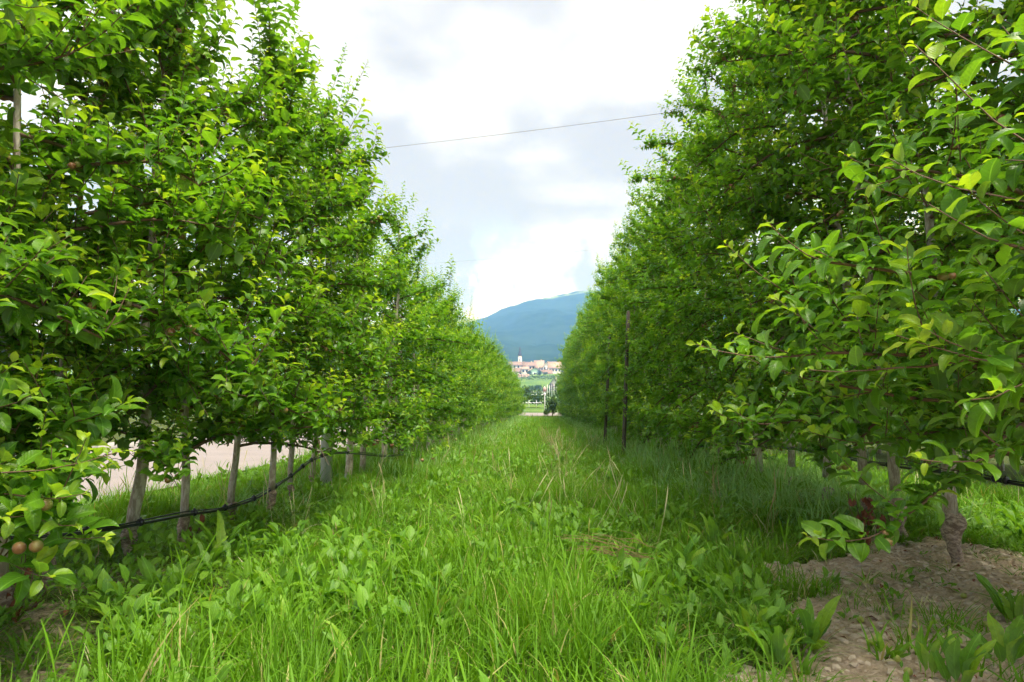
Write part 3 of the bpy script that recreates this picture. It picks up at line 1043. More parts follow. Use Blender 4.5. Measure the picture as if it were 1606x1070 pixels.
def hose(pts, label, clips):
    P = np.array(pts, float)
    tt = np.linspace(0, 1, len(P))
    u = np.linspace(0, 1, 90)
    # smooth Catmull-like resample
    S = np.stack([np.interp(u, tt, P[:, i]) for i in range(3)], -1)
    for _ in range(6):
        S[1:-1] = (S[:-2] + 2 * S[1:-1] + S[2:]) / 4
    root = empty('drip_hose', S[0], label, 'hose', 'drip irrigation hoses')
    g = Geo()
    g.tube(S - S[0], 0.0085, 8)
    link('pipe', g.mesh('pipe', M_HOSE), root)
    g = Geo()
    off = np.stack([0.004 * np.sin(u * 60), 0.004 * np.cos(u * 47), 0.0165 + 0.004 * np.sin(u * 31)], -1)
    g.tube(S - S[0] + off, 0.0045, 6)
    link('guide_wire', g.mesh('guide_wire', M_HOSE), root)
    for f in clips:
        c = np.array([np.interp(f, u, S[:, i]) for i in range(3)])
        t = unit(np.array([np.interp(min(1, f + 0.01), u, S[:, i]) for i in range(3)]) - c)
        g = Geo()
        n = np.array([0, 0, 0.008])
        g.tube([c - S[0] + n - t * 0.012, c - S[0] + n, c - S[0] + n + t * 0.012], [0.018, 0.023, 0.018], 8)
        g.tube([c - S[0], c - S[0] + np.array([0, 0, 0.034])], 0.006, 5)
        link('clip', g.mesh('clip', M_HOSE), root)


hl = [(-40, 842, 3.0), (100, 836, 3.25), (195, 823, 3.55), (287, 805, 4.15), (350, 797, 4.75), (400, 780, 5.3), (450, 748, 5.95), (482, 722, 6.5), (512, 711, 7.0), (545, 710, 7.6), (600, 716, 9.1), (640, 712, 10.5)]
hose([at(a, b, c) - np.array([-0.05, 0.06, 0]) for a, b, c in hl], 'black wavy drip hose tied along the left row trunks', [0.12, 0.20, 0.29, 0.36, 0.44, 0.5, 0.55, 0.6, 0.64, 0.69, 0.73, 0.8])
hr = [(1700, 778, 3.3), (1606, 765, 3.6), (1540, 752, 3.85), (1490, 745, 4.1), (1420, 736, 4.75), (1360, 728, 5.2), (1300, 716, 5.7), (1240, 705, 6.4), (1190, 700, 7.4), (1150, 696, 8.4)]
hose([at(a, b, c) + np.array([0.06, 0.08, 0]) for a, b, c in hr], 'black drip hose stretched behind the right row trunks', [0.05, 0.16, 0.19, 0.28, 0.5, 0.62])


def wire(p, q, r, label, sag):
    u = np.linspace(0, 1, 24)[:, None]
    P = np.array(p)[None] * (1 - u) + np.array(q)[None] * u
    P[:, 2] -= (sag * 4 * u * (1 - u))[:, 0]
    g = Geo()
    g.tube(P - P[0], r, 5)
    tag(link('wire', g.mesh('wire', M_WIRE), None, P[0]), label, 'wire')


wire(at(470, 246, 11), at(1060, 175, 9.4), 0.003, 'thin dark wire slung high across the aisle between the rows', 0.03)
wire(at(640, 416, 21), at(960, 389, 20.0), 0.002, 'fainter lower wire crossing the aisle farther away', 0.02)

# ------------------------------------------------------------------ grass (stuff)
def blade_clump(name, mat, n, rad, hmin, hmax, width, lean, seed, seedheads=0, col=None):
    g = np.random.default_rng(seed)
    Vs, Qs, Ti, Rn, k = [], [], [], [], 0
    seg = 4
    for b in range(n):
        a, r = g.uniform(0, 6.28), rad * math.sqrt(g.random())
        base = np.array([r * math.cos(a), r * math.sin(a), -0.02])
        az = a + g.normal(0, 0.9)
        h = g.uniform(hmin, hmax)
        ln = abs(g.normal(lean, lean * 0.6))
        bend = np.array([math.cos(az), math.sin(az), 0])
        sd_ = np.array([-math.sin(az + g.normal(0, .5)), math.cos(az), 0])
        w_ = width * g.uniform(0.6, 1.3)
        rv = g.random()
        ang = g.uniform(0.02, 0.25)
        p = base.copy()
        for s in range(seg + 1):
            f = s / seg
            ww = w_ * (1 - f ** 1.8) * 0.5 + 0.0004
            Vs += [p - sd_ * ww, p + sd_ * ww]
            Ti += [f, f]
            Rn += [rv, rv]
            if s < seg:
                ang2 = ang + ln * (f + 0.2) ** 1.4
                p = p + (bend * math.sin(ang2) + np.array([0, 0, math.cos(ang2)])) * h / seg
                Qs.append((k, k + 1, k + 3, k + 2))
            k += 2
    for b in range(seedheads):
        a, r = g.uniform(0, 6.28), rad * math.sqrt(g.random())
        h = hmax * g.uniform(1.2, 1.75)
        az = g.uniform(0, 6.28)
        bend = np.array([math.cos(az), math.sin(az), 0])
        p = np.array([r * math.cos(a), r * math.sin(a), -0.02])
        prev = None
        rv = 0.97
        for s in range(9):
            f = s / 8
            ww = 0.0011 if s < 6 else (0.0032 if s < 8 else 0.0008)
            sx = np.array([-math.sin(az), math.cos(az), 0])
            Vs += [p - sx * ww, p + sx * ww]
            Ti += [1.0, 1.0]
            Rn += [rv, rv]
            if s < 8:
                an = 0.06 + 0.5 * f ** 2
                p = p + (bend * math.sin(an) + np.array([0, 0, math.cos(an)])) * h / 8
                Qs.append((k, k + 1, k + 3, k + 2))
            k += 2
    me = mesh_np(name, np.array(Vs), np.array(Qs), mat, attrs={'tint': Ti, 'rnd': Rn})
    o = bpy.data.objects.new(name, me)
    col.objects.link(o)


def leafy_clump(name, seed, col, n=9, size=0.06):
    """A low tuft of small broad leaves (clover, plantain, chickweed)."""
    g = np.random.default_rng(seed)
    V0, Q0, U0 = leaf_shape(4, 3, 0.28, 0.8, 0.2, 0.2, 0.05, petiole=0.5)
    Vs, Qs, Us, Rn, Ti, k = [], [], [], [], [], 0
    for i in range(n):
        a = g.uniform(0, 6.28)
        el = g.uniform(0.3, 1.1)
        ax = np.array([math.cos(a) * math.cos(el), math.sin(a) * math.cos(el), math.sin(el)])
        up = np.array([-math.cos(a) * math.sin(el), -math.sin(a) * math.sin(el), math.cos(el)])
        rot = np.stack([ax, np.cross(up, ax), up], -1)
        base = np.array([g.normal(0, 0.03), g.normal(0, 0.03), g.uniform(0, 0.04)])
        Vs.append(V0 @ rot.T * size * g.uniform(0.7, 1.5) + base)
        Qs.append(Q0 + k)
        Us.append(U0)
        rv = g.random()
        Rn += [rv] * len(V0)
        Ti += [g.uniform(0, 0.5)] * len(V0)
        k += len(V0)
    me = mesh_np(name, np.vstack(Vs), np.vstack(Qs), M_WEED, np.vstack(Us), {'tint': Ti, 'rnd': Rn})
    o = bpy.data.objects.new(name, me)
    col.objects.link(o)


def scatter(name, label, P, rot, scl, idx, col, cat=None):
    """Geometry-node instances of a collection's clumps on points."""
    me = bpy.data.meshes.new(name)
    me.vertices.add(len(P))
    me.vertices.foreach_set('co', np.asarray(P, np.float32).ravel())
    for k, v, typ, fld in (('rot', rot, 'FLOAT_VECTOR', 'vector'), ('scl', scl, 'FLOAT_VECTOR', 'vector')):
        a = me.attributes.new(k, typ, 'POINT')
        a.data.foreach_set(fld, np.asarray(v, np.float32).ravel())
    a = me.attributes.new('idx', 'INT', 'POINT')
    a.data.foreach_set('value', np.asarray(idx, np.int32))
    o = link(name, me)
    ng = bpy.data.node_groups.new(name + '_scatter', 'GeometryNodeTree')
    ng.interface.new_socket('Geometry', in_out='INPUT', socket_type='NodeSocketGeometry')
    ng.interface.new_socket('Geometry', in_out='OUTPUT', socket_type='NodeSocketGeometry')
    N, Lk = ng.nodes, ng.links
    gi, go = N.new('NodeGroupInput'), N.new('NodeGroupOutput')
    ci = N.new('GeometryNodeCollectionInfo')
    ci.inputs['Collection'].default_value = col
    ci.inputs['Separate Children'].default_value = True
    ci.inputs['Reset Children'].default_value = True
    ins = N.new('GeometryNodeInstanceOnPoints')
    ins.inputs['Pick Instance'].default_value = True

    def attr(nm, typ):
        nd = N.new('GeometryNodeInputNamedAttribute')
        nd.data_type = typ
        nd.inputs['Name'].default_value = nm
        return [s for s in nd.outputs if s.enabled][0]
    m2p = N.new('GeometryNodeMeshToPoints')
    Lk.new(gi.outputs[0], m2p.inputs['Mesh'])
    Lk.new(m2p.outputs[0], ins.inputs['Points'])
    Lk.new(ci.outputs[0], ins.inputs['Instance'])
    Lk.new(attr('idx', 'INT'), ins.inputs['Instance Index'])
    e2r = N.new('FunctionNodeEulerToRotation')
    Lk.new(attr('rot', 'FLOAT_VECTOR'), e2r.inputs[0])
    Lk.new(e2r.outputs[0], ins.inputs['Rotation'])
    Lk.new(attr('scl', 'FLOAT_VECTOR'), ins.inputs['Scale'])
    Lk.new(ins.outputs[0], go.inputs[0])
    md = o.modifiers.new('scatter', 'NODES')
    md.node_group = ng
    return tag(o, label, cat, kind='stuff')


def points(x0, x1, y0, y1, dens):
    n = int((x1 - x0) * (y1 - y0) * dens)
    return np.stack([rng.uniform(x0, x1, n), rng.uniform(y0, y1, n)], -1)


def rots(n, tilt=0.12):
    return np.stack([rng.normal(0, tilt, n), rng.normal(0, tilt, n), rng.uniform(0, 6.28, n)], -1)


def cut_road(P):
    return P[(P[:, 0] > -4.05) | (P[:, 0] < -9.6)]


gcol = bpy.data.collections.new('grass_clumps')
for k, (nb_, rd_, h0, h1, wd_, ln_, sh_) in enumerate([(34, 0.08, 0.07, 0.18, 0.0045, 0.8, 0), (30, 0.075, 0.09, 0.24, 0.0052, 0.85, 0), (26, 0.07, 0.10, 0.28, 0.0048, 1.2, 0), (18, 0.05, 0.14, 0.34, 0.0075, 0.9, 0),
                                                  (30, 0.08, 0.06, 0.16, 0.005, 1.1, 0), (22, 0.06, 0.12, 0.30, 0.0036, 0.5, 2), (14, 0.04, 0.12, 0.26, 0.011, 0.9, 0), (30, 0.09, 0.08, 0.22, 0.0046, 1.5, 0)]):
    blade_clump(f'grass_clump_{k}', M_GRASS, nb_, rd_, h0, h1, wd_, ln_, 200 + k, sh_, gcol)
bands = [(1.3, 5.5, 190, 1.0), (5.5, 12, 90, 1.15), (12, 24, 38, 1.45), (24, 57.5, 15, 2.0)]
PP, SS = [], []
for y0, y1, dn, sc in bands:
    P = cut_road(points(-4.6 if y0 < 12 else -4.4, 4.6 if y0 < 12 else 4.0, y0, y1, dn))
    s = soil_mask(P[:, 0], P[:, 1])
    dens = fbm(P[:, 0] * 1.7, P[:, 1] * 1.7, 71, 3)
    keep = rng.random(len(P)) > np.clip(s * 1.1, 0, 0.93)
    keep &= rng.random(len(P)) < np.clip(0.35 + 1.5 * dens, 0, 1)
    P = P[keep]
    hgt = 0.30 + 1.9 * np.clip(fbm(P[:, 0] * 1.5 + 7, P[:, 1] * 1.1, 73, 3) - 0.22, 0, 1) ** 1.2
    track = np.exp(-((np.abs(P[:, 0] + 0.1) - 0.75) / 0.22) ** 2)        # two mown wheel tracks
    hgt *= 1 - 0.28 * track * (P[:, 1] > 3)
    hgt *= 1 - 0.5 * soil_mask(P[:, 0], P[:, 1])
    hgt *= 1 - 0.55 * np.clip((-1.25 - P[:, 0]) / 0.4, 0, 1) * np.clip((P[:, 0] + 3.1) / 0.3, 0, 1) * np.clip((6.5 - P[:, 1]) / 1.5, 0, 1)
    hgt *= 1 - 0.5 * np.clip((P[:, 0] - 1.8) / 0.4, 0, 1) * np.clip((5.4 - P[:, 1]) / 0.8, 0, 1)
    PP.append(P)
    SS.append(np.stack([np.full(len(P), sc), np.full(len(P), sc), hgt * (1 + (sc - 1) * 0.25)], -1) * rng.uniform(0.8, 1.2, len(P))[:, None])
P, S = np.vstack(PP), np.vstack(SS)
P3 = np.concatenate([P, ground_z(P[:, 0], P[:, 1])[:, None]], -1)
scatter('meadow_grass', 'lush lime green grass filling the aisle between the rows', P3, rots(len(P)), S, rng.integers(0, 8, len(P)), gcol)

# taller bluish grass along the right row, and a fringe along the left one
tcol = bpy.data.collections.new('tall_grass_clumps')
for k in range(6):
    blade_clump(f'tall_clump_{k}', M_TALLG, (20, 26, 14, 24, 18, 22)[k], (0.09, 0.12, 0.06, 0.1, 0.14, 0.08)[k], 0.12, (0.40, 0.50, 0.62, 0.44, 0.52, 0.36)[k], (0.009, 0.007, 0.012, 0.01, 0.008, 0.013)[k], (1.5, 1.9, 1.1, 2.3, 1.7, 1.3)[k], 300 + k, 2 if k % 3 == 0 else 0, tcol)
Pr = np.vstack([points(0.85, 3.1, 4.9, 13, 52), points(0.95, 3.0, 13, 30, 26), points(1.1, 2.9, 30, 57, 12)])
e = (Pr[:, 0] - 1.15 - 0.5 * (fbm(Pr[:, 0] * 2, Pr[:, 1] * 0.7, 91, 3) - 0.5) - np.clip((7 - Pr[:, 1]) * 0.22, 0, 1)) / 0.4
Pr = Pr[rng.random(len(Pr)) < np.clip(e, 0, 1)]
Pl = np.vstack([points(-2.6, -1.3, 5.2, 14, 30), points(-2.7, -1.2, 14, 57, 13)])
Pl = Pl[rng.random(len(Pl)) < np.clip((fbm(Pl[:, 0] * 2, Pl[:, 1] * 0.9, 93, 3) - 0.35) * 4, 0, 1)]
P = np.vstack([Pr, Pl])
far_s = np.interp(P[:, 1], [5, 15, 55], [1.0, 1.15, 1.6])
hs = np.where(P[:, 0] > 0, np.interp(P[:, 1], [5, 9, 14, 30], [1.05, 1.0, 0.8, 0.6]), np.interp(P[:, 1], [5, 8, 11], [0.4, 0.6, 0.85])) * rng.uniform(0.6, 1.15, len(P)) * (0.45 + 1.1 * fbm(P[:, 0] * 1.6, P[:, 1] * 1.2 + 50, 97, 3))
P3 = np.concatenate([P, ground_z(P[:, 0], P[:, 1])[:, None]], -1)
scatter('tall_grass', 'taller bluish grass leaning along the foot of the rows', P3, rots(len(P), 0.28), np.stack([far_s, far_s, hs], -1), rng.integers(0, 6, len(P)), tcol)

# pale seeding stems down the middle of the aisle and dry straw near the soil
scol = bpy.data.collections.new('straw_clumps')
for k in range(4):
    blade_clump(f'straw_clump_{k}', M_STRAW, 9, 0.06, 0.12, 0.30, 0.0028, 1.2, 400 + k, 3, scol)
Ps = np.vstack([np.stack([rng.normal(0.28, 0.12, 45), rng.uniform(5.2, 20, 45)], -1),
                
                points(-2.9, -1.0, 2.1, 3.6, 16), points(0.7, 2.2, 2.6, 4.6, 9), points(-4.0, 4.0, 4, 20, 1.2)])
P3 = np.concatenate([Ps, ground_z(Ps[:, 0], Ps[:, 1])[:, None]], -1)
ss = rng.uniform(0.7, 1.25, len(Ps)) * np.where(Ps[:, 1] < 4.6, 0.6, 1.0)
low = (Ps[:, 1] < 4.6) & (np.abs(Ps[:, 0]) > 0.6)
scatter('dry_grass', 'thin straw coloured stems and seed heads among the grass', P3, rots(len(Ps), 0.25), np.stack([ss, ss, np.where(low, ss * 0.45, ss)], -1), rng.integers(0, 4, len(Ps)), scol)

# small broad-leaved ground cover between the blades
ccol = bpy.data.collections.new('cover_clumps')
for k in range(6):
    leafy_clump(f'cover_clump_{k}', 500 + k, ccol, 11, (0.035, 0.045, 0.05, 0.028, 0.058, 0.04)[k])
Pc = cut_road(np.vstack([points(-4, 4, 1.5, 5.5, 95), points(-4, 4, 5.5, 13, 40), points(-3.5, 3.5, 13, 26, 6)]))
msk = fbm(Pc[:, 0] * 1.3 + 2, Pc[:, 1] * 1.3, 81, 3)
Pc = Pc[(rng.random(len(Pc)) < np.clip((msk - 0.36) * 4, 0.04, 1)) & (rng.random(len(Pc)) > soil_mask(Pc[:, 0], Pc[:, 1]) * 0.88)]
P3 = np.concatenate([Pc, (ground_z(Pc[:, 0], Pc[:, 1]) + 0.05 * rng.random(len(Pc)) * (1 - soil_mask(Pc[:, 0], Pc[:, 1])))[:, None]], -1)
sc = rng.uniform(0.6, 1.5, len(Pc)) * (1 - 0.35 * soil_mask(Pc[:, 0], Pc[:, 1]))
scatter('ground_cover', 'small round leaved weeds growing low among the grass', P3, rots(len(Pc), 0.2), np.stack([sc, sc, sc * 1.2], -1), rng.integers(0, 6, len(Pc)), ccol)

# ------------------------------------------------------------------ broad-leaved weeds (things)
WEED_ME = {}
for k, (wd, curl, fold, tw, wv, lob) in enumerate([(0.115, 0.9, 0.30, 0.3, 0.05, 0.10), (0.135, 0.6, 0.25, -0.4, 0.06, 0.0), (0.10, 1.2, 0.35, 0.2, 0.05, 0.34), (0.15, 0.8, 0.2, 0.5, 0.07, 0.08)]):
    V, Q, UV = leaf_shape(9, 3, wd, curl, fold, tw, wv, petiole=0.22, lobes=lob, ph=k)
    # widest towards the tip
    for b, ti in enumerate((0.0, 0.35, 0.7)):
        WEED_ME[(k, b)] = mesh_np('weed_leaf', V, Q, M_WEED, UV, {'tint': np.full(len(V), ti), 'rnd': np.zeros(len(V))})


def weed(px, py, size, n, kind, label, group, upright=1.0, d=None):
    """A rosette of long leaves standing where the photograph shows its base."""
    v = ray(px, py)
    dd = EYE / -v[2] * v[1] if d is None else d
    x, y = v[0] / v[1] * dd, dd
    root = empty('leafy_weed', (x, y, float(ground_z(x, y))), label, 'weed', group, rng.uniform(0, 6.28))
    for i in range(n):
        a = i * 2.4 + rng.normal(0, 0.3)
        el = np.clip(rng.normal(1.0 * upright, 0.22), 0.25, 1.4)
        ax = np.array([math.cos(a) * math.cos(el), math.sin(a) * math.cos(el), math.sin(el)])
        up = np.array([-math.cos(a) * math.sin(el), -math.sin(a) * math.sin(el), math.cos(el)])
        up = unit(up + 0.4 * rng.normal(0, 1, 3))
        up = unit(up - ax * (up @ ax))
        rot = np.stack([ax, np.cross(up, ax), up], -1)
        M4 = np.eye(4)
        M4[:3, :3] = rot * size * rng.uniform(0.65, 1.2)
        M4[:3, 3] = (0.015 * math.cos(a), 0.015 * math.sin(a), -0.01)
        kk = kind if rng.random() < 0.8 else int(rng.integers(0, 4))
        o = bpy.data.objects.new('leaf', WEED_ME[(kk, int(rng.integers(0, 3)))])
        o.parent = root
        o.matrix_basis = Matrix(M4.tolist())
        COL.objects.link(o)


weed(345, 890, 0.22, 11, 0, 'tall dark dock clump with crinkled leaves below the third left trunk', 'weeds on the left verge')
weed(320, 905, 0.19, 10, 3, 'broad leaved dock growing at the left of the crinkled clump', 'weeds on the left verge')
weed(255, 950, 0.19, 12, 1, 'leafy dock clump left of the small pink windfall', 'weeds on the left verge')
weed(195, 1010, 0.17, 10, 2, 'pale lobed dandelion near the bottom left corner', 'weeds on the left verge')
weed(160, 1040, 0.15, 9, 2, 'lowest lobed dandelion at the bottom left', 'weeds on the left verge')
for (a, b) in ((380, 960), (420, 940), (300, 1050), (450, 1000), (240, 1060)):
    weed(a, b, rng.uniform(0.11, 0.15), 8, int(rng.integers(0, 4)), 'small broad leaved weed scattered over the left verge grass', 'small weeds on the left verge')
weed(1235, 800, 0.24, 11, 0, 'tall crinkled dock standing against the dark grass on the right', 'weeds on the right verge', 1.15)
weed(1190, 825, 0.22, 10, 0, 'dock with curled pale leaf left of the tall crinkled dock', 'weeds on the right verge', 1.1)
weed(1120, 860, 0.20, 12, 3, 'bushy broad leaved weed beside the flattened straw', 'weeds on the right verge')
weed(1070, 900, 0.18, 11, 3, 'low leafy weed just right of the flattened straw', 'weeds on the right verge')
weed(1160, 905, 0.19, 12, 1, 'light green leafy weed at the left edge of the bare soil', 'weeds on the right verge')
weed(1270, 1020, 0.19, 11, 0, 'dock with long leaning leaf on the bare soil, bottom right', 'weeds on the soil')
weed(1225, 1055, 0.17, 12, 2, 'yellow flecked leafy weed at the bottom edge of the soil', 'weeds on the soil')
weed(1190, 1010, 0.15, 11, 1, 'small weed with pale leaves spilling onto the soil', 'weeds on the soil')
weed(1500, 1085, 0.16, 8, 3, 'crinkled dock at the bottom edge under the bulging trunk', 'weeds on the soil', 1.2)
weed(1455, 1075, 0.13, 6, 1, 'single narrow dock left of the crinkled one at the bottom edge', 'weeds on the soil', 1.25)
weed(1590, 985, 0.17, 10, 1, 'leafy weed at the right edge of the bare soil', 'weeds on the soil', 1.1)
weed(1575, 1050, 0.16, 10, 3, 'leafy weed in the bottom right corner', 'weeds on the soil')
weed(1395, 1040, 0.07, 7, 1, 'tiny seedling in the middle of the bare soil', 'weeds on the soil')
weed(1400, 965, 0.06, 9, 1, 'little flat green weed on the bare soil by the stones', 'weeds on the soil', 0.4)
weed(1440, 845, 0.17, 8, 1, 'upright dock just left of the bulging trunk', 'weeds on the soil', 1.2)
weed(690, 1000, 0.19, 7, 1, 'yellow green broad leaf plant standing in the middle grass', 'weeds in the aisle', 1.25)
weed(560, 1050, 0.17, 8, 0, 'leafy plant near the bottom edge left of the middle', 'weeds in the aisle', 1.1)
weed(830, 860, 0.16, 9, 0, 'silvery leaved plant in the centre of the aisle', 'weeds in the aisle')
def zone(a, b):
    return ('far ' if b < 830 else 'near ' if b > 950 else 'middle ') + ('left part' if a < 560 else 'right part' if a > 920 else 'centre')


for _ in range(48):
    a, b = rng.uniform(300, 1200), rng.uniform(735, 1065)
    weed(a, b, rng.uniform(0.10, 0.16) * float(np.interp(b, [850, 1000], [1.0, 0.62])), int(rng.integers(6, 10)), int(rng.integers(0, 4)), f'broad leaved weed half sunk in the {zone(a, b)} of the aisle grass', f'weeds in the {zone(a, b)} of the aisle')

# ------------------------------------------------------------------ soil details
def stone_mesh(seed):
    g = np.random.default_rng(seed)
    bm = bmesh.new()
    bmesh.ops.create_icosphere(bm, subdivisions=1, radius=0.5)
    for v in bm.verts:
        v.co *= g.uniform(0.75, 1.15)
        v.co.z *= 0.55
    me = bpy.data.meshes.new('stone')
    bm.to_mesh(me)
    bm.free()
    me.materials.append(M_STONE)
    return me


ST = [stone_mesh(k) for k in range(6)]
for px, py, s, lab in [(1295, 1002, 0.040, 'pale angular stone at the left of the bare soil'), (1350, 992, 0.050, 'flat grey stone lying on the bare soil'), (1388, 962, 0.045, 'whitish flat stone beside the little green weed'),
                       (1415, 1022, 0.055, 'broad pale stone in the lower middle of the soil'), (1495, 995, 0.035, 'brownish stone on the right part of the soil')]:
    v = ray(px, py)
    dd = EYE / -v[2] * v[1]
    x = v[0] / v[1] * dd
    o = link('stone', ST[int(rng.integers(0, 6))], None, (x, dd, float(ground_z(x, dd)) + s * 0.08))
    o.scale = (s, s * 0.8, s)
    o.rotation_euler = (0, 0, rng.uniform(0, 6))
    tag(o, lab, 'stone', 'stones on the bare soil')
pcol = bpy.data.collections.new('pebbles')
for k in range(4):
    pcol.objects.link(bpy.data.objects.new(f'pebble_{k}', ST[k]))
Pp = points(0.5, 3.0, 2.0, 4.6, 900)
Pp = Pp[rng.random(len(Pp)) < soil_mask(Pp[:, 0], Pp[:, 1])]
P3 = np.concatenate([Pp, ground_z(Pp[:, 0], Pp[:, 1])[:, None]], -1)
s = 0.009 + 0.04 * rng.random(len(Pp)) ** 3
scatter('gravel', 'small clods and pebbles strewn over the bare soil', P3, rots(len(Pp), 0.3), np.stack([s, s, s], -1), rng.integers(0, 4, len(Pp)), pcol)

# dead leaf and stalk litter over the soil
lcol = bpy.data.collections.new('litter_bits')
for k in range(4):
    V, Q, UV = SHAPES['far'][k]
    lcol.objects.link(bpy.data.objects.new(f'litter_{k}', mesh_np('litter', V, Q, [M_RUST, M_STRAW][k % 2], UV)))
Pq = points(0.5, 3.2, 2.0, 5.2, 75)
Pq = Pq[rng.random(len(Pq)) < 0.15 + 0.85 * soil_mask(Pq[:, 0], Pq[:, 1])]
Pq = np.vstack([Pq, points(-3.0, -0.9, 2.0, 3.6, 60)])
P3 = np.concatenate([Pq, (ground_z(Pq[:, 0], Pq[:, 1]) + 0.008)[:, None]], -1)
s = 0.018 + 0.035 * rng.random(len(Pq)) ** 2
scatter('leaf_litter', 'scraps of dead leaves and stalks on the soil', P3, rots(len(Pq), 0.3), np.stack([s, s * np.where(rng.random(len(Pq)) < 0.5, 0.25, 1), s], -1), rng.integers(0, 4, len(Pq)), lcol)

for px, py, lab in [(1360, 925, 'green windfall apple at the foot of the dry tussock'), (1430, 955, 'green windfall apple near the middle of the soil'), (1512, 947, 'green windfall apple below the bulging trunk'),
                    (1465, 998, 'large green windfall apple right of the stones'), (1368, 1025, 'green windfall apple, left of a touching pair'), (1377, 1021, 'green windfall apple, right of a touching pair'),
                    (1406, 1047, 'green windfall apple hidden in seedling leaves'), (1425, 1066, 'green windfall apple at the bottom edge of the soil'), (1548, 994, 'green windfall apple near the right edge weeds'),
                    (1350, 975, 'small green windfall apple half buried in the soil'), (110, 1066, 'green windfall apple at the bottom left edge')]:
    v = ray(px, py)
    dd = EYE / -v[2] * v[1]
    x = v[0] / v[1] * dd
    o = link('windfall_apple', WINDFALL_ME, None, (x, dd, float(ground_z(x, dd)) + 0.012))
    s = rng.uniform(0.62, 0.8)
    o.scale = (s, s, s)
    o.rotation_euler = (rng.uniform(0, 3), rng.uniform(0, 3), 0)
    tag(o, lab, 'apple', 'windfall apples on the soil')

# red withered sucker leaves by the right-hand trunks
def withered(px, py, d, h, n, label):
    p = at(px, py, d)
    z = float(ground_z(p[0], d))
    root = empty('withered_sucker', (p[0], d, z), label, 'dead plant', 'withered suckers')
    g = Geo()
    for k in range(3):
        Pq = np.cumsum(np.vstack([[0, 0, 0], rng.normal(0, 0.02, (6, 3)) + [0, 0, h / 6]]), 0)
        g.tube(Pq, np.linspace(0.004, 0.002, 7), 4, cap=False)
    link('stem', g.mesh('stem', M_TWIG), root)
    V, Q, UV = SHAPES['mid'][2]
    me = mesh_np('withered_leaf', V, Q, M_RUST, UV)
    for k in range(n):
        a = rng.uniform(0, 6.28)
        ax = unit(np.array([math.cos(a) * 0.5, math.sin(a) * 0.5, -1.0]))
        up = unit(np.cross(ax, rng.normal(0, 1, 3)))
        M4 = np.eye(4)
        M4[:3, :3] = np.stack([ax, np.cross(up, ax), up], -1) * rng.uniform(0.04, 0.075)
        M4[:3, 3] = (rng.normal(0, 0.03), rng.normal(0, 0.03), h * rng.uniform(0.25, 1.0))
        o = bpy.data.objects.new('leaf', me)
        o.parent = root
        o.matrix_basis = Matrix(M4.tolist())
        COL.objects.link(o)


withered(1358, 840, 4.4, 0.34, 34, 'rusty red withered sucker hanging beside the right row grafts')
withered(1385, 800, 4.55, 0.26, 8, 'few orange dead leaves left of the second right trunk')
withered(30, 940, 2.75, 0.22, 9, 'brown withered leaves under the low branch at the left edge')
withered(310, 790, 4.3, 0.22, 8, 'brown dead leaves beside the hose on the left')

# flattened straw bundle in the grass
g = Geo()
c0 = at(985, 868, 3.85)
for k in range(20):
    a = rng.normal(2.85, 0.35)
    p0 = np.array([rng.normal(0, 0.07), rng.normal(0, 0.05), 0.02 + rng.uniform(0, 0.09)])
    L = rng.uniform(0.15, 0.38)
    dirv = np.array([math.cos(a), math.sin(a) * 0.6, rng.normal(0.12, 0.1)])
    mid_ = p0 + dirv * L * 0.5 + np.array([0, 0, 0.02])
    g.tube([p0 - dirv * L * 0.3, p0, mid_, p0 + dirv * L], 0.0016, 3, cap=False)
tag(link('straw_bundle', g.mesh('straw_bundle', M_STRAW), None, (c0[0], 3.85, float(ground_z(c0[0], 3.85)) + 0.05)), 'flattened bundle of pale straw lying in the aisle grass', 'straw')

# ------------------------------------------------------------------ the village and the fields
M_WALLW = simple('white_render', (0.72, 0.70, 0.67), 0.9, 0.06, 0.3)
M_WALLC = simple('cream_render', (0.55, 0.48, 0.40), 0.9, 0.06, 0.3)
M_MINT = simple('mint_render', (0.42, 0.60, 0.50), 0.9, 0.06, 0.3)
M_TILE = simple('orange_tiles', (0.43, 0.30, 0.24), 0.9, 0.18, 0.6)
M_TILE2 = simple('brown_tiles', (0.28, 0.19, 0.16), 0.9, 0.2, 0.6)
M_SLATE = simple('dark_slate', (0.02, 0.02, 0.025), 0.7, 0.2, 0.5)
M_WOOD = simple('dark_balcony_wood', (0.08, 0.05, 0.035), 0.8, 0.2, 0.8)
M_GLASS = simple('window_glass', (0.03, 0.035, 0.045), 0.2, 0.1, 1)
M_BUSH = leaf_material('far_foliage', (0.030, 0.075, 0.018), (0.07, 0.14, 0.03), (0.12, 0.2, 0.04), (0.1, 0.15, 0.06), 0.6, 0.25, 0.2, veined=False)
M_NET = simple('pale_net', (0.66, 0.68, 0.68), 0.8, 0.08, 0.4)
M_REDP = simple('red_sign', (0.48, 0.32, 0.30), 0.5, 0.1, 3)
M_WHITEP = simple('white_paint', (0.7, 0.7, 0.7), 0.6, 0.05, 3)


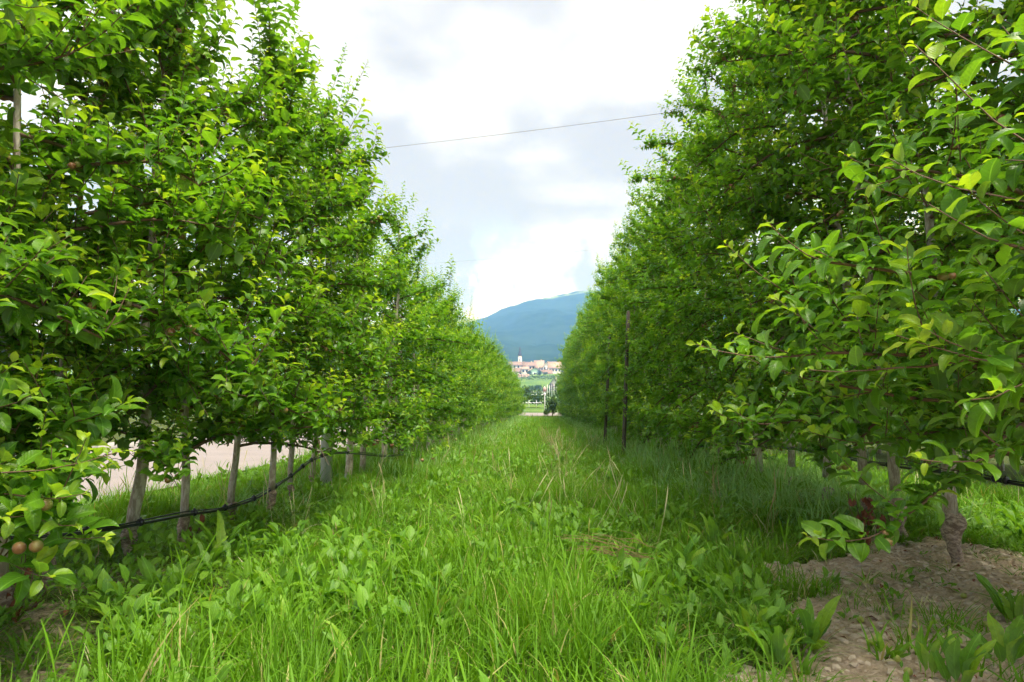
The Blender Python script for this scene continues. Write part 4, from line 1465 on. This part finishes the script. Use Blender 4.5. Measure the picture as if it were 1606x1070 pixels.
def house(x0, x1, ybase, yeave, yridge, d, wall, roof, label, ridge='x', depth=10.0, wins=(3, 2), balcony=False):
    """A house from its outline in the photograph: pixel left, right, base, eave, ridge, at distance d."""
    a, b = at(x0, ybase, d), at(x1, ybase, d)
    w_ = (b[0] - a[0])
    cx = (a[0] + b[0]) / 2
    zb = a[2]
    he = at(x0, yeave, d)[2] - zb
    hr_ = at(x0, yridge, d)[2] - zb
    gz = float(ground_z(cx, d + depth / 2))
    root = empty('house', (cx, d + depth / 2, zb), label, 'house', 'village houses')
    g = Geo()
    hx, hy = w_ / 2, depth / 2
    g.box(-hx, hx, -hy, hy, min(0, gz - zb) - 6, he)
    if ridge == 'x':
        g.add([(-hx, -hy, he), (-hx, hy, he), (-hx, 0, hr_)], None, [(0, 1, 2)])
        g.add([(hx, -hy, he), (hx, hy, he), (hx, 0, hr_)], None, [(0, 1, 2)])
    else:
        g.add([(-hx, -hy, he), (hx, -hy, he), (0, -hy, hr_)], None, [(0, 1, 2)])
        g.add([(-hx, hy, he), (hx, hy, he), (0, hy, hr_)], None, [(0, 1, 2)])
    link('wall', g.mesh('wall', wall, False), root)
    g = Geo()
    o_, t_ = 0.6, 0.25
    sl = (hr_ - he) / (hy if ridge == 'x' else hx)
    for s in (-1, 1):
        if ridge == 'x':
            e = [(-hx - o_, s * (hy + o_), he - sl * o_), (hx + o_, s * (hy + o_), he - sl * o_), (hx + o_, 0, hr_), (-hx - o_, 0, hr_)]
        else:
            e = [(s * (hx + o_), -hy - o_, he - sl * o_), (s * (hx + o_), hy + o_, he - sl * o_), (0, hy + o_, hr_), (0, -hy - o_, hr_)]
        e = np.array(e)
        V = np.vstack([e + [0, 0, 0.02], e + [0, 0, 0.02 + t_]])
        g.add(V, [(3, 2, 1, 0), (4, 5, 6, 7), (0, 1, 5, 4), (1, 2, 6, 5), (2, 3, 7, 6), (3, 0, 4, 7)])
    rf = link('roof', g.mesh('roof', roof, False), root)
    g = Geo()
    g.box(hx * 0.35, hx * 0.35 + 0.8, -0.4, 0.4, hr_ - 1.0, hr_ + 1.0)
    link('chimney', g.mesh('chimney', M_WALLC, False), rf)
    nc, nr = wins
    for r_ in range(nr):
        for c in range(nc):
            wx = -hx + w_ * (c + 0.5) / nc
            wz = he * (r_ + 0.55) / nr
            g = Geo()
            g.box(-0.75, 0.75, -0.1, 0.1, -0.95, 0.95)
            wn = link('window', g.mesh('window', M_WOOD, False), root, (wx, -hy - 0.06, wz))
            g = Geo()
            g.box(-0.55, 0.55, -0.05, 0.02, -0.75, 0.75)
            link('pane', g.mesh('pane', M_GLASS, False), wn, (0, -0.09, 0))
    if balcony:
        g = Geo()
        g.box(-hx * 0.8, hx * 0.8, -hy - 1.6, -hy - 0.02, he * 0.52, he * 0.56)
        g.box(-hx * 0.8, hx * 0.8, -hy - 1.6, -hy - 1.5, he * 0.562, he * 0.72)
        link('balcony', g.mesh('balcony', M_WOOD, False), root)


def church(px, d):
    a = at(px, 590, d)
    s = d / F_PX
    root = empty('church_tower', (a[0], d, a[2]), 'white church tower with dark pointed spire above the village roofs', 'church')
    hw = 2.8 * s
    ht = (590 - 559) * s
    g = Geo()
    g.box(-hw, hw, -hw, hw, -8, ht)
    link('tower', g.mesh('tower', M_WALLW, False), root)
    g = Geo()
    g.box(-hw * 1.12, hw * 1.12, -hw * 1.12, hw * 1.12, ht + 0.01, ht + 0.4)
    link('cornice', g.mesh('cornice', M_WALLC, False), root)
    g = Geo()
    V = [(x * hw * 1.2, y * hw * 1.2, ht + 0.41) for x, y in ((-1, -1), (1, -1), (1, 1), (-1, 1))]
    V += [(x * hw * 0.72, y * hw * 0.72, ht + 6.0 * s) for x, y in ((-1, -1), (1, -1), (1, 1), (-1, 1))] + [(0, 0, ht + 17.0 * s)]
    g.add(V, [(0, 1, 5, 4), (1, 2, 6, 5), (2, 3, 7, 6), (3, 0, 4, 7)], [(4, 5, 8), (5, 6, 8), (6, 7, 8), (7, 4, 8)])
    link('spire', g.mesh('spire', M_SLATE, False), root)
    for zz_ in (0.80, 0.5):
        g = Geo()
        g.box(-hw * 0.32, hw * 0.32, -0.12, 0.12, -1.3, 1.3)
        link('window', g.mesh('window', M_GLASS, False), root, (0, -hw - 0.02, ht * zz_))


D = 600
church(815.5, D + 40)
house(798, 822, 584, 573, 567, D + 20, M_WALLW, M_TILE2, 'white house below the church tower with brown roof', 'x', 12, (4, 2))
house(820, 839, 586, 574, 567.5, D + 18, M_WALLC, M_TILE2, 'cream house right of the church with low brown roof', 'x', 12, (4, 2))
house(838, 853, 585, 576, 565, D + 25, M_WALLC, M_TILE, 'large tan roofed house in the middle of the village', 'x', 14, (3, 1))
house(852, 862, 590, 575, 568, D + 22, M_WALLW, M_TILE2, 'narrow house with dark gable between two orange roofs', 'y', 12, (2, 3), True)
house(860, 880, 594, 577, 567, D, M_WALLW, M_TILE, 'tall white house with orange roof at the right of the village', 'x', 13, (4, 2))
house(878, 898, 592, 579, 571, D + 15, M_WALLC, M_TILE2, 'house half hidden behind the right row trees', 'x', 12, (3, 2))
house(827, 851, 595, 584, 577, D - 20, M_MINT, M_TILE2, 'mint green gabled house with dark balcony', 'y', 12, (3, 2), True)
house(848, 866, 595, 586, 580, D - 12, M_WALLW, M_TILE2, 'low white house beside the mint green one', 'x', 10, (3, 1))
house(818, 829, 586, 579, 575, D - 8, M_WALLW, M_TILE, 'small white house under the cream one', 'x', 9, (2, 1))
house(806, 820, 592, 583, 577, D - 5, M_WALLW, M_TILE2, 'small house at the left edge of the village behind the trees', 'x', 9, (2, 1))
house(813, 829, 600, 594, 587, D - 60, M_WALLC, M_TILE, 'low house with bright orange roof at the lower left of the village', 'x', 10, (2, 1))
house(862, 876, 611, 603, 594, 330, M_WALLW, M_SLATE, 'white house with dark roof and pale posts, half way to the village', 'y', 8, (2, 2), True)


def far_tree(px, pbase, ptop, wpx, d, label, name='round_tree'):
    p = at(px, pbase, d)
    s = d / F_PX
    H = (pbase - ptop) * s
    Wd = wpx * s
    x, z = p[0], float(ground_z(p[0], d))
    H = max(H, p[2] + H - z) if z < p[2] else H
    root = empty(name, (x, d, z), label, 'tree', 'trees beyond the orchard')
    g = Geo()
    g.tube([(0, 0, -0.5), (0.02 * H, 0, H * 0.3), (0, 0.01 * H, H * 0.75)], [H * 0.03, H * 0.022, H * 0.008], 6)
    link('trunk', g.mesh('trunk', M_TWIG), root)
    n = 900
    gg = np.random.default_rng(int(px * 10 + pbase))
    lobes = gg.normal(0, 1, (9, 3))
    lobes = unit(lobes) * gg.uniform(0.3, 0.75, (9, 1))
    k = gg.integers(0, 9, n)
    c = lobes[k] + unit(gg.normal(0, 1, (n, 3))) * gg.uniform(0.25, 0.5, (n, 1))
    pos = c * np.array([Wd * 0.5, Wd * 0.5, H * 0.42]) + np.array([0, 0, H * 0.55])
    ax = unit(gg.normal(0, 1, (n, 3)))
    nr = unit(np.cross(ax, gg.normal(0, 1, (n, 3))))
    lv = {'pos': pos, 'rot': np.stack([ax, np.cross(nr, ax), nr], -1), 'len': np.full(n, H * 0.11) * gg.uniform(0.6, 1.3, n), 'shape': gg.integers(0, NSH, n), 'tint': gg.random(n) * 0.4, 'rnd': gg.random(n)}
    tag(link('crown', bake_leaves('crown', lv, np.ones(n, bool), 'far', M_BUSH), root), kind='stuff')


far_tree(831, 598, 589, 9, 560, 'small round tree right of the orange roof')
far_tree(845, 598, 589, 11, 560, 'broad round tree in front of the low white house')
far_tree(856, 598, 591, 7, 560, 'little tree below the white houses')
far_tree(843, 617, 607, 12, 330, 'dark round bush on the field slope')
far_tree(834, 610, 604, 8, 360, 'low bush at the left of the field slope')
far_tree(866, 657, 624, 19, 61, 'dark bushy tree beside the pole at the end of the aisle')
far_tree(858, 658, 642, 12, 60.5, 'low dark shrub at the foot of the pole')
far_tree(842, 646, 629, 16, 110, 'light green shrub behind the cross road')
far_tree(826, 642, 618, 16, 130, 'shrub half hidden behind the left row end')
far_tree(800, 612, 596, 14, 420, 'tree at the left below the village')
far_tree(884, 640, 605, 22, 140, 'tree behind the far end of the right row')


def vine_row(y_px, d, x0, x1, h, mat, label):
    """A low clipped hedge row of vines running across the slope."""
    a, b = at(x0, y_px, d), at(x1, y_px, d)
    n = 700
    gg = np.random.default_rng(int(y_px * 7))
    t = gg.random(n)
    x = a[0] + (b[0] - a[0]) * t
    y = d + gg.normal(0, 0.6, n)
    pos = np.stack([x - a[0], y - d, ground_z(x, y) - ground_z(a[0], d) + gg.uniform(0.1, h, n)], -1)
    ax = unit(gg.normal(0, 1, (n, 3)))
    nr = unit(np.cross(ax, gg.normal(0, 1, (n, 3))))
    lv = {'pos': pos, 'rot': np.stack([ax, np.cross(nr, ax), nr], -1), 'len': gg.uniform(0.5, 1.1, n) * h * 0.45, 'shape': gg.integers(0, NSH, n), 'tint': gg.random(n) * 0.7, 'rnd': gg.random(n)}
    me = bake_leaves('vine_row', lv, np.ones(n, bool), 'far', mat)
    o = link('vine_row', me, None, (a[0], d, float(ground_z(a[0], d))))
    tag(o, label, 'hedge row', 'vine rows on the slope')


names = ['uppermost', 'second', 'third', 'fourth', 'fifth', 'lowest']
for k, (yy, dd) in enumerate([(600, 500), (604, 455), (612, 350), (620, 260), (626, 205), (637, 125)]):
    vine_row(yy, dd, 780, 905, 2.6 if k < 4 else 1.7, M_BUSH, f'{names[k]} green row of vines on the slope below the village')


def net_roof(y_px, d, x0, x1, dep, h, label):
    a, b = at(x0, y_px, d), at(x1, y_px, d)
    z = float(ground_z((a[0] + b[0]) / 2, d))
    root = empty('net_canopy', (a[0], d, z), label, 'net', 'pale net canopies')
    w_ = b[0] - a[0]
    nxp = 13
    V, Q = [], []
    for j in range(2):
        for i in range(nxp):
            V.append((w_ * i / (nxp - 1), j * dep, h + (0.12 if i % 2 else 0.0) + ground_z(a[0], d + j * dep) - z))
    for i in range(nxp - 1):
        Q.append((i, i + 1, nxp + i + 1, nxp + i))
    g = Geo()
    g.add(V, Q)
    g.add(np.array(V) + [0, 0, 0.05], [q[::-1] for q in Q])
    link('net', g.mesh('net', M_NET, False), root)
    for i in range(1, nxp, 4):
        g = Geo()
        g.tube([(w_ * i / (nxp - 1), 0, -0.3), (w_ * i / (nxp - 1), 0, h + 0.48)], 0.03, 5)
        link('post', g.mesh('post', M_WHITEP), root)


net_roof(629, 175, 800, 856, 9, 1.0, 'pale white net canopy at the middle of the slope')
net_roof(622, 225, 815, 862, 5, 1.2, 'narrow pale net strip above the white canopy')
net_roof(645, 96, 815, 850, 4, 0.6, 'low pale strip right behind the cross road')
# white posts by the dark-roofed house
for k, px in enumerate((858.5, 862, 865.5, 869, 872.5)):
    a = at(px, 628, 190)
    z = float(ground_z(a[0], 190))
    g = Geo()
    g.tube([(0, 0, -0.4), (0, 0, at(px, 603 + (k % 2) * 2, 190)[2] - z)], 0.07, 6)
    tag(link('white_post', g.mesh('white_post', M_WHITEP), None, (a[0], 190, z)), f'{ORD[k + 1]} white post from the left below the dark roofed house', 'post', 'white posts on the slope')
# sign pole at the end of the aisle
a = at(854.5, 655, 66.8)
z = float(ground_z(a[0], 66.8))
root = empty('sign_pole', (a[0], 66.8, z), 'slim pale pole with small red and white sign past the aisle', 'pole')
g = Geo()
g.tube([(0, 0, -0.3), (0, 0, at(854, 606, 66.8)[2] - z)], 0.045, 8)
link('pole', g.mesh('pole', M_WHITEP), root)
g = Geo()
g.box(-0.16, 0.16, -0.02, 0.02, -0.2, 0.2)
link('sign_plate', g.mesh('sign_plate', M_REDP, False), root, (0, -0.08, at(854, 611, 66.8)[2] - z))
g = Geo()
g.box(-0.13, 0.13, -0.012, 0.012, -0.1, 0.1)
link('sign_plate', g.mesh('sign_plate', M_WHITEP, False), root, (0, -0.08, at(854, 618, 66.8)[2] - z))

# ------------------------------------------------------------------ the air
hz_m, t = material('haze_air')
vol = t.n('ShaderNodeVolumePrincipled', {'Color': (0.17, 0.38, 1.0, 1), 'Absorption Color': (1, 1, 1, 1), 'Density': 0.00050, 'Anisotropy': 0.0})
t.n('ShaderNodeOutputMaterial', {'Volume': vol.outputs[0]})
g = Geo()
g.box(-1600, 1600, -80, 2960, -4, 490)
tag(link('haze', g.mesh('haze', hz_m, False)), 'bluish summer air between the orchard and the mountain', kind='stuff')
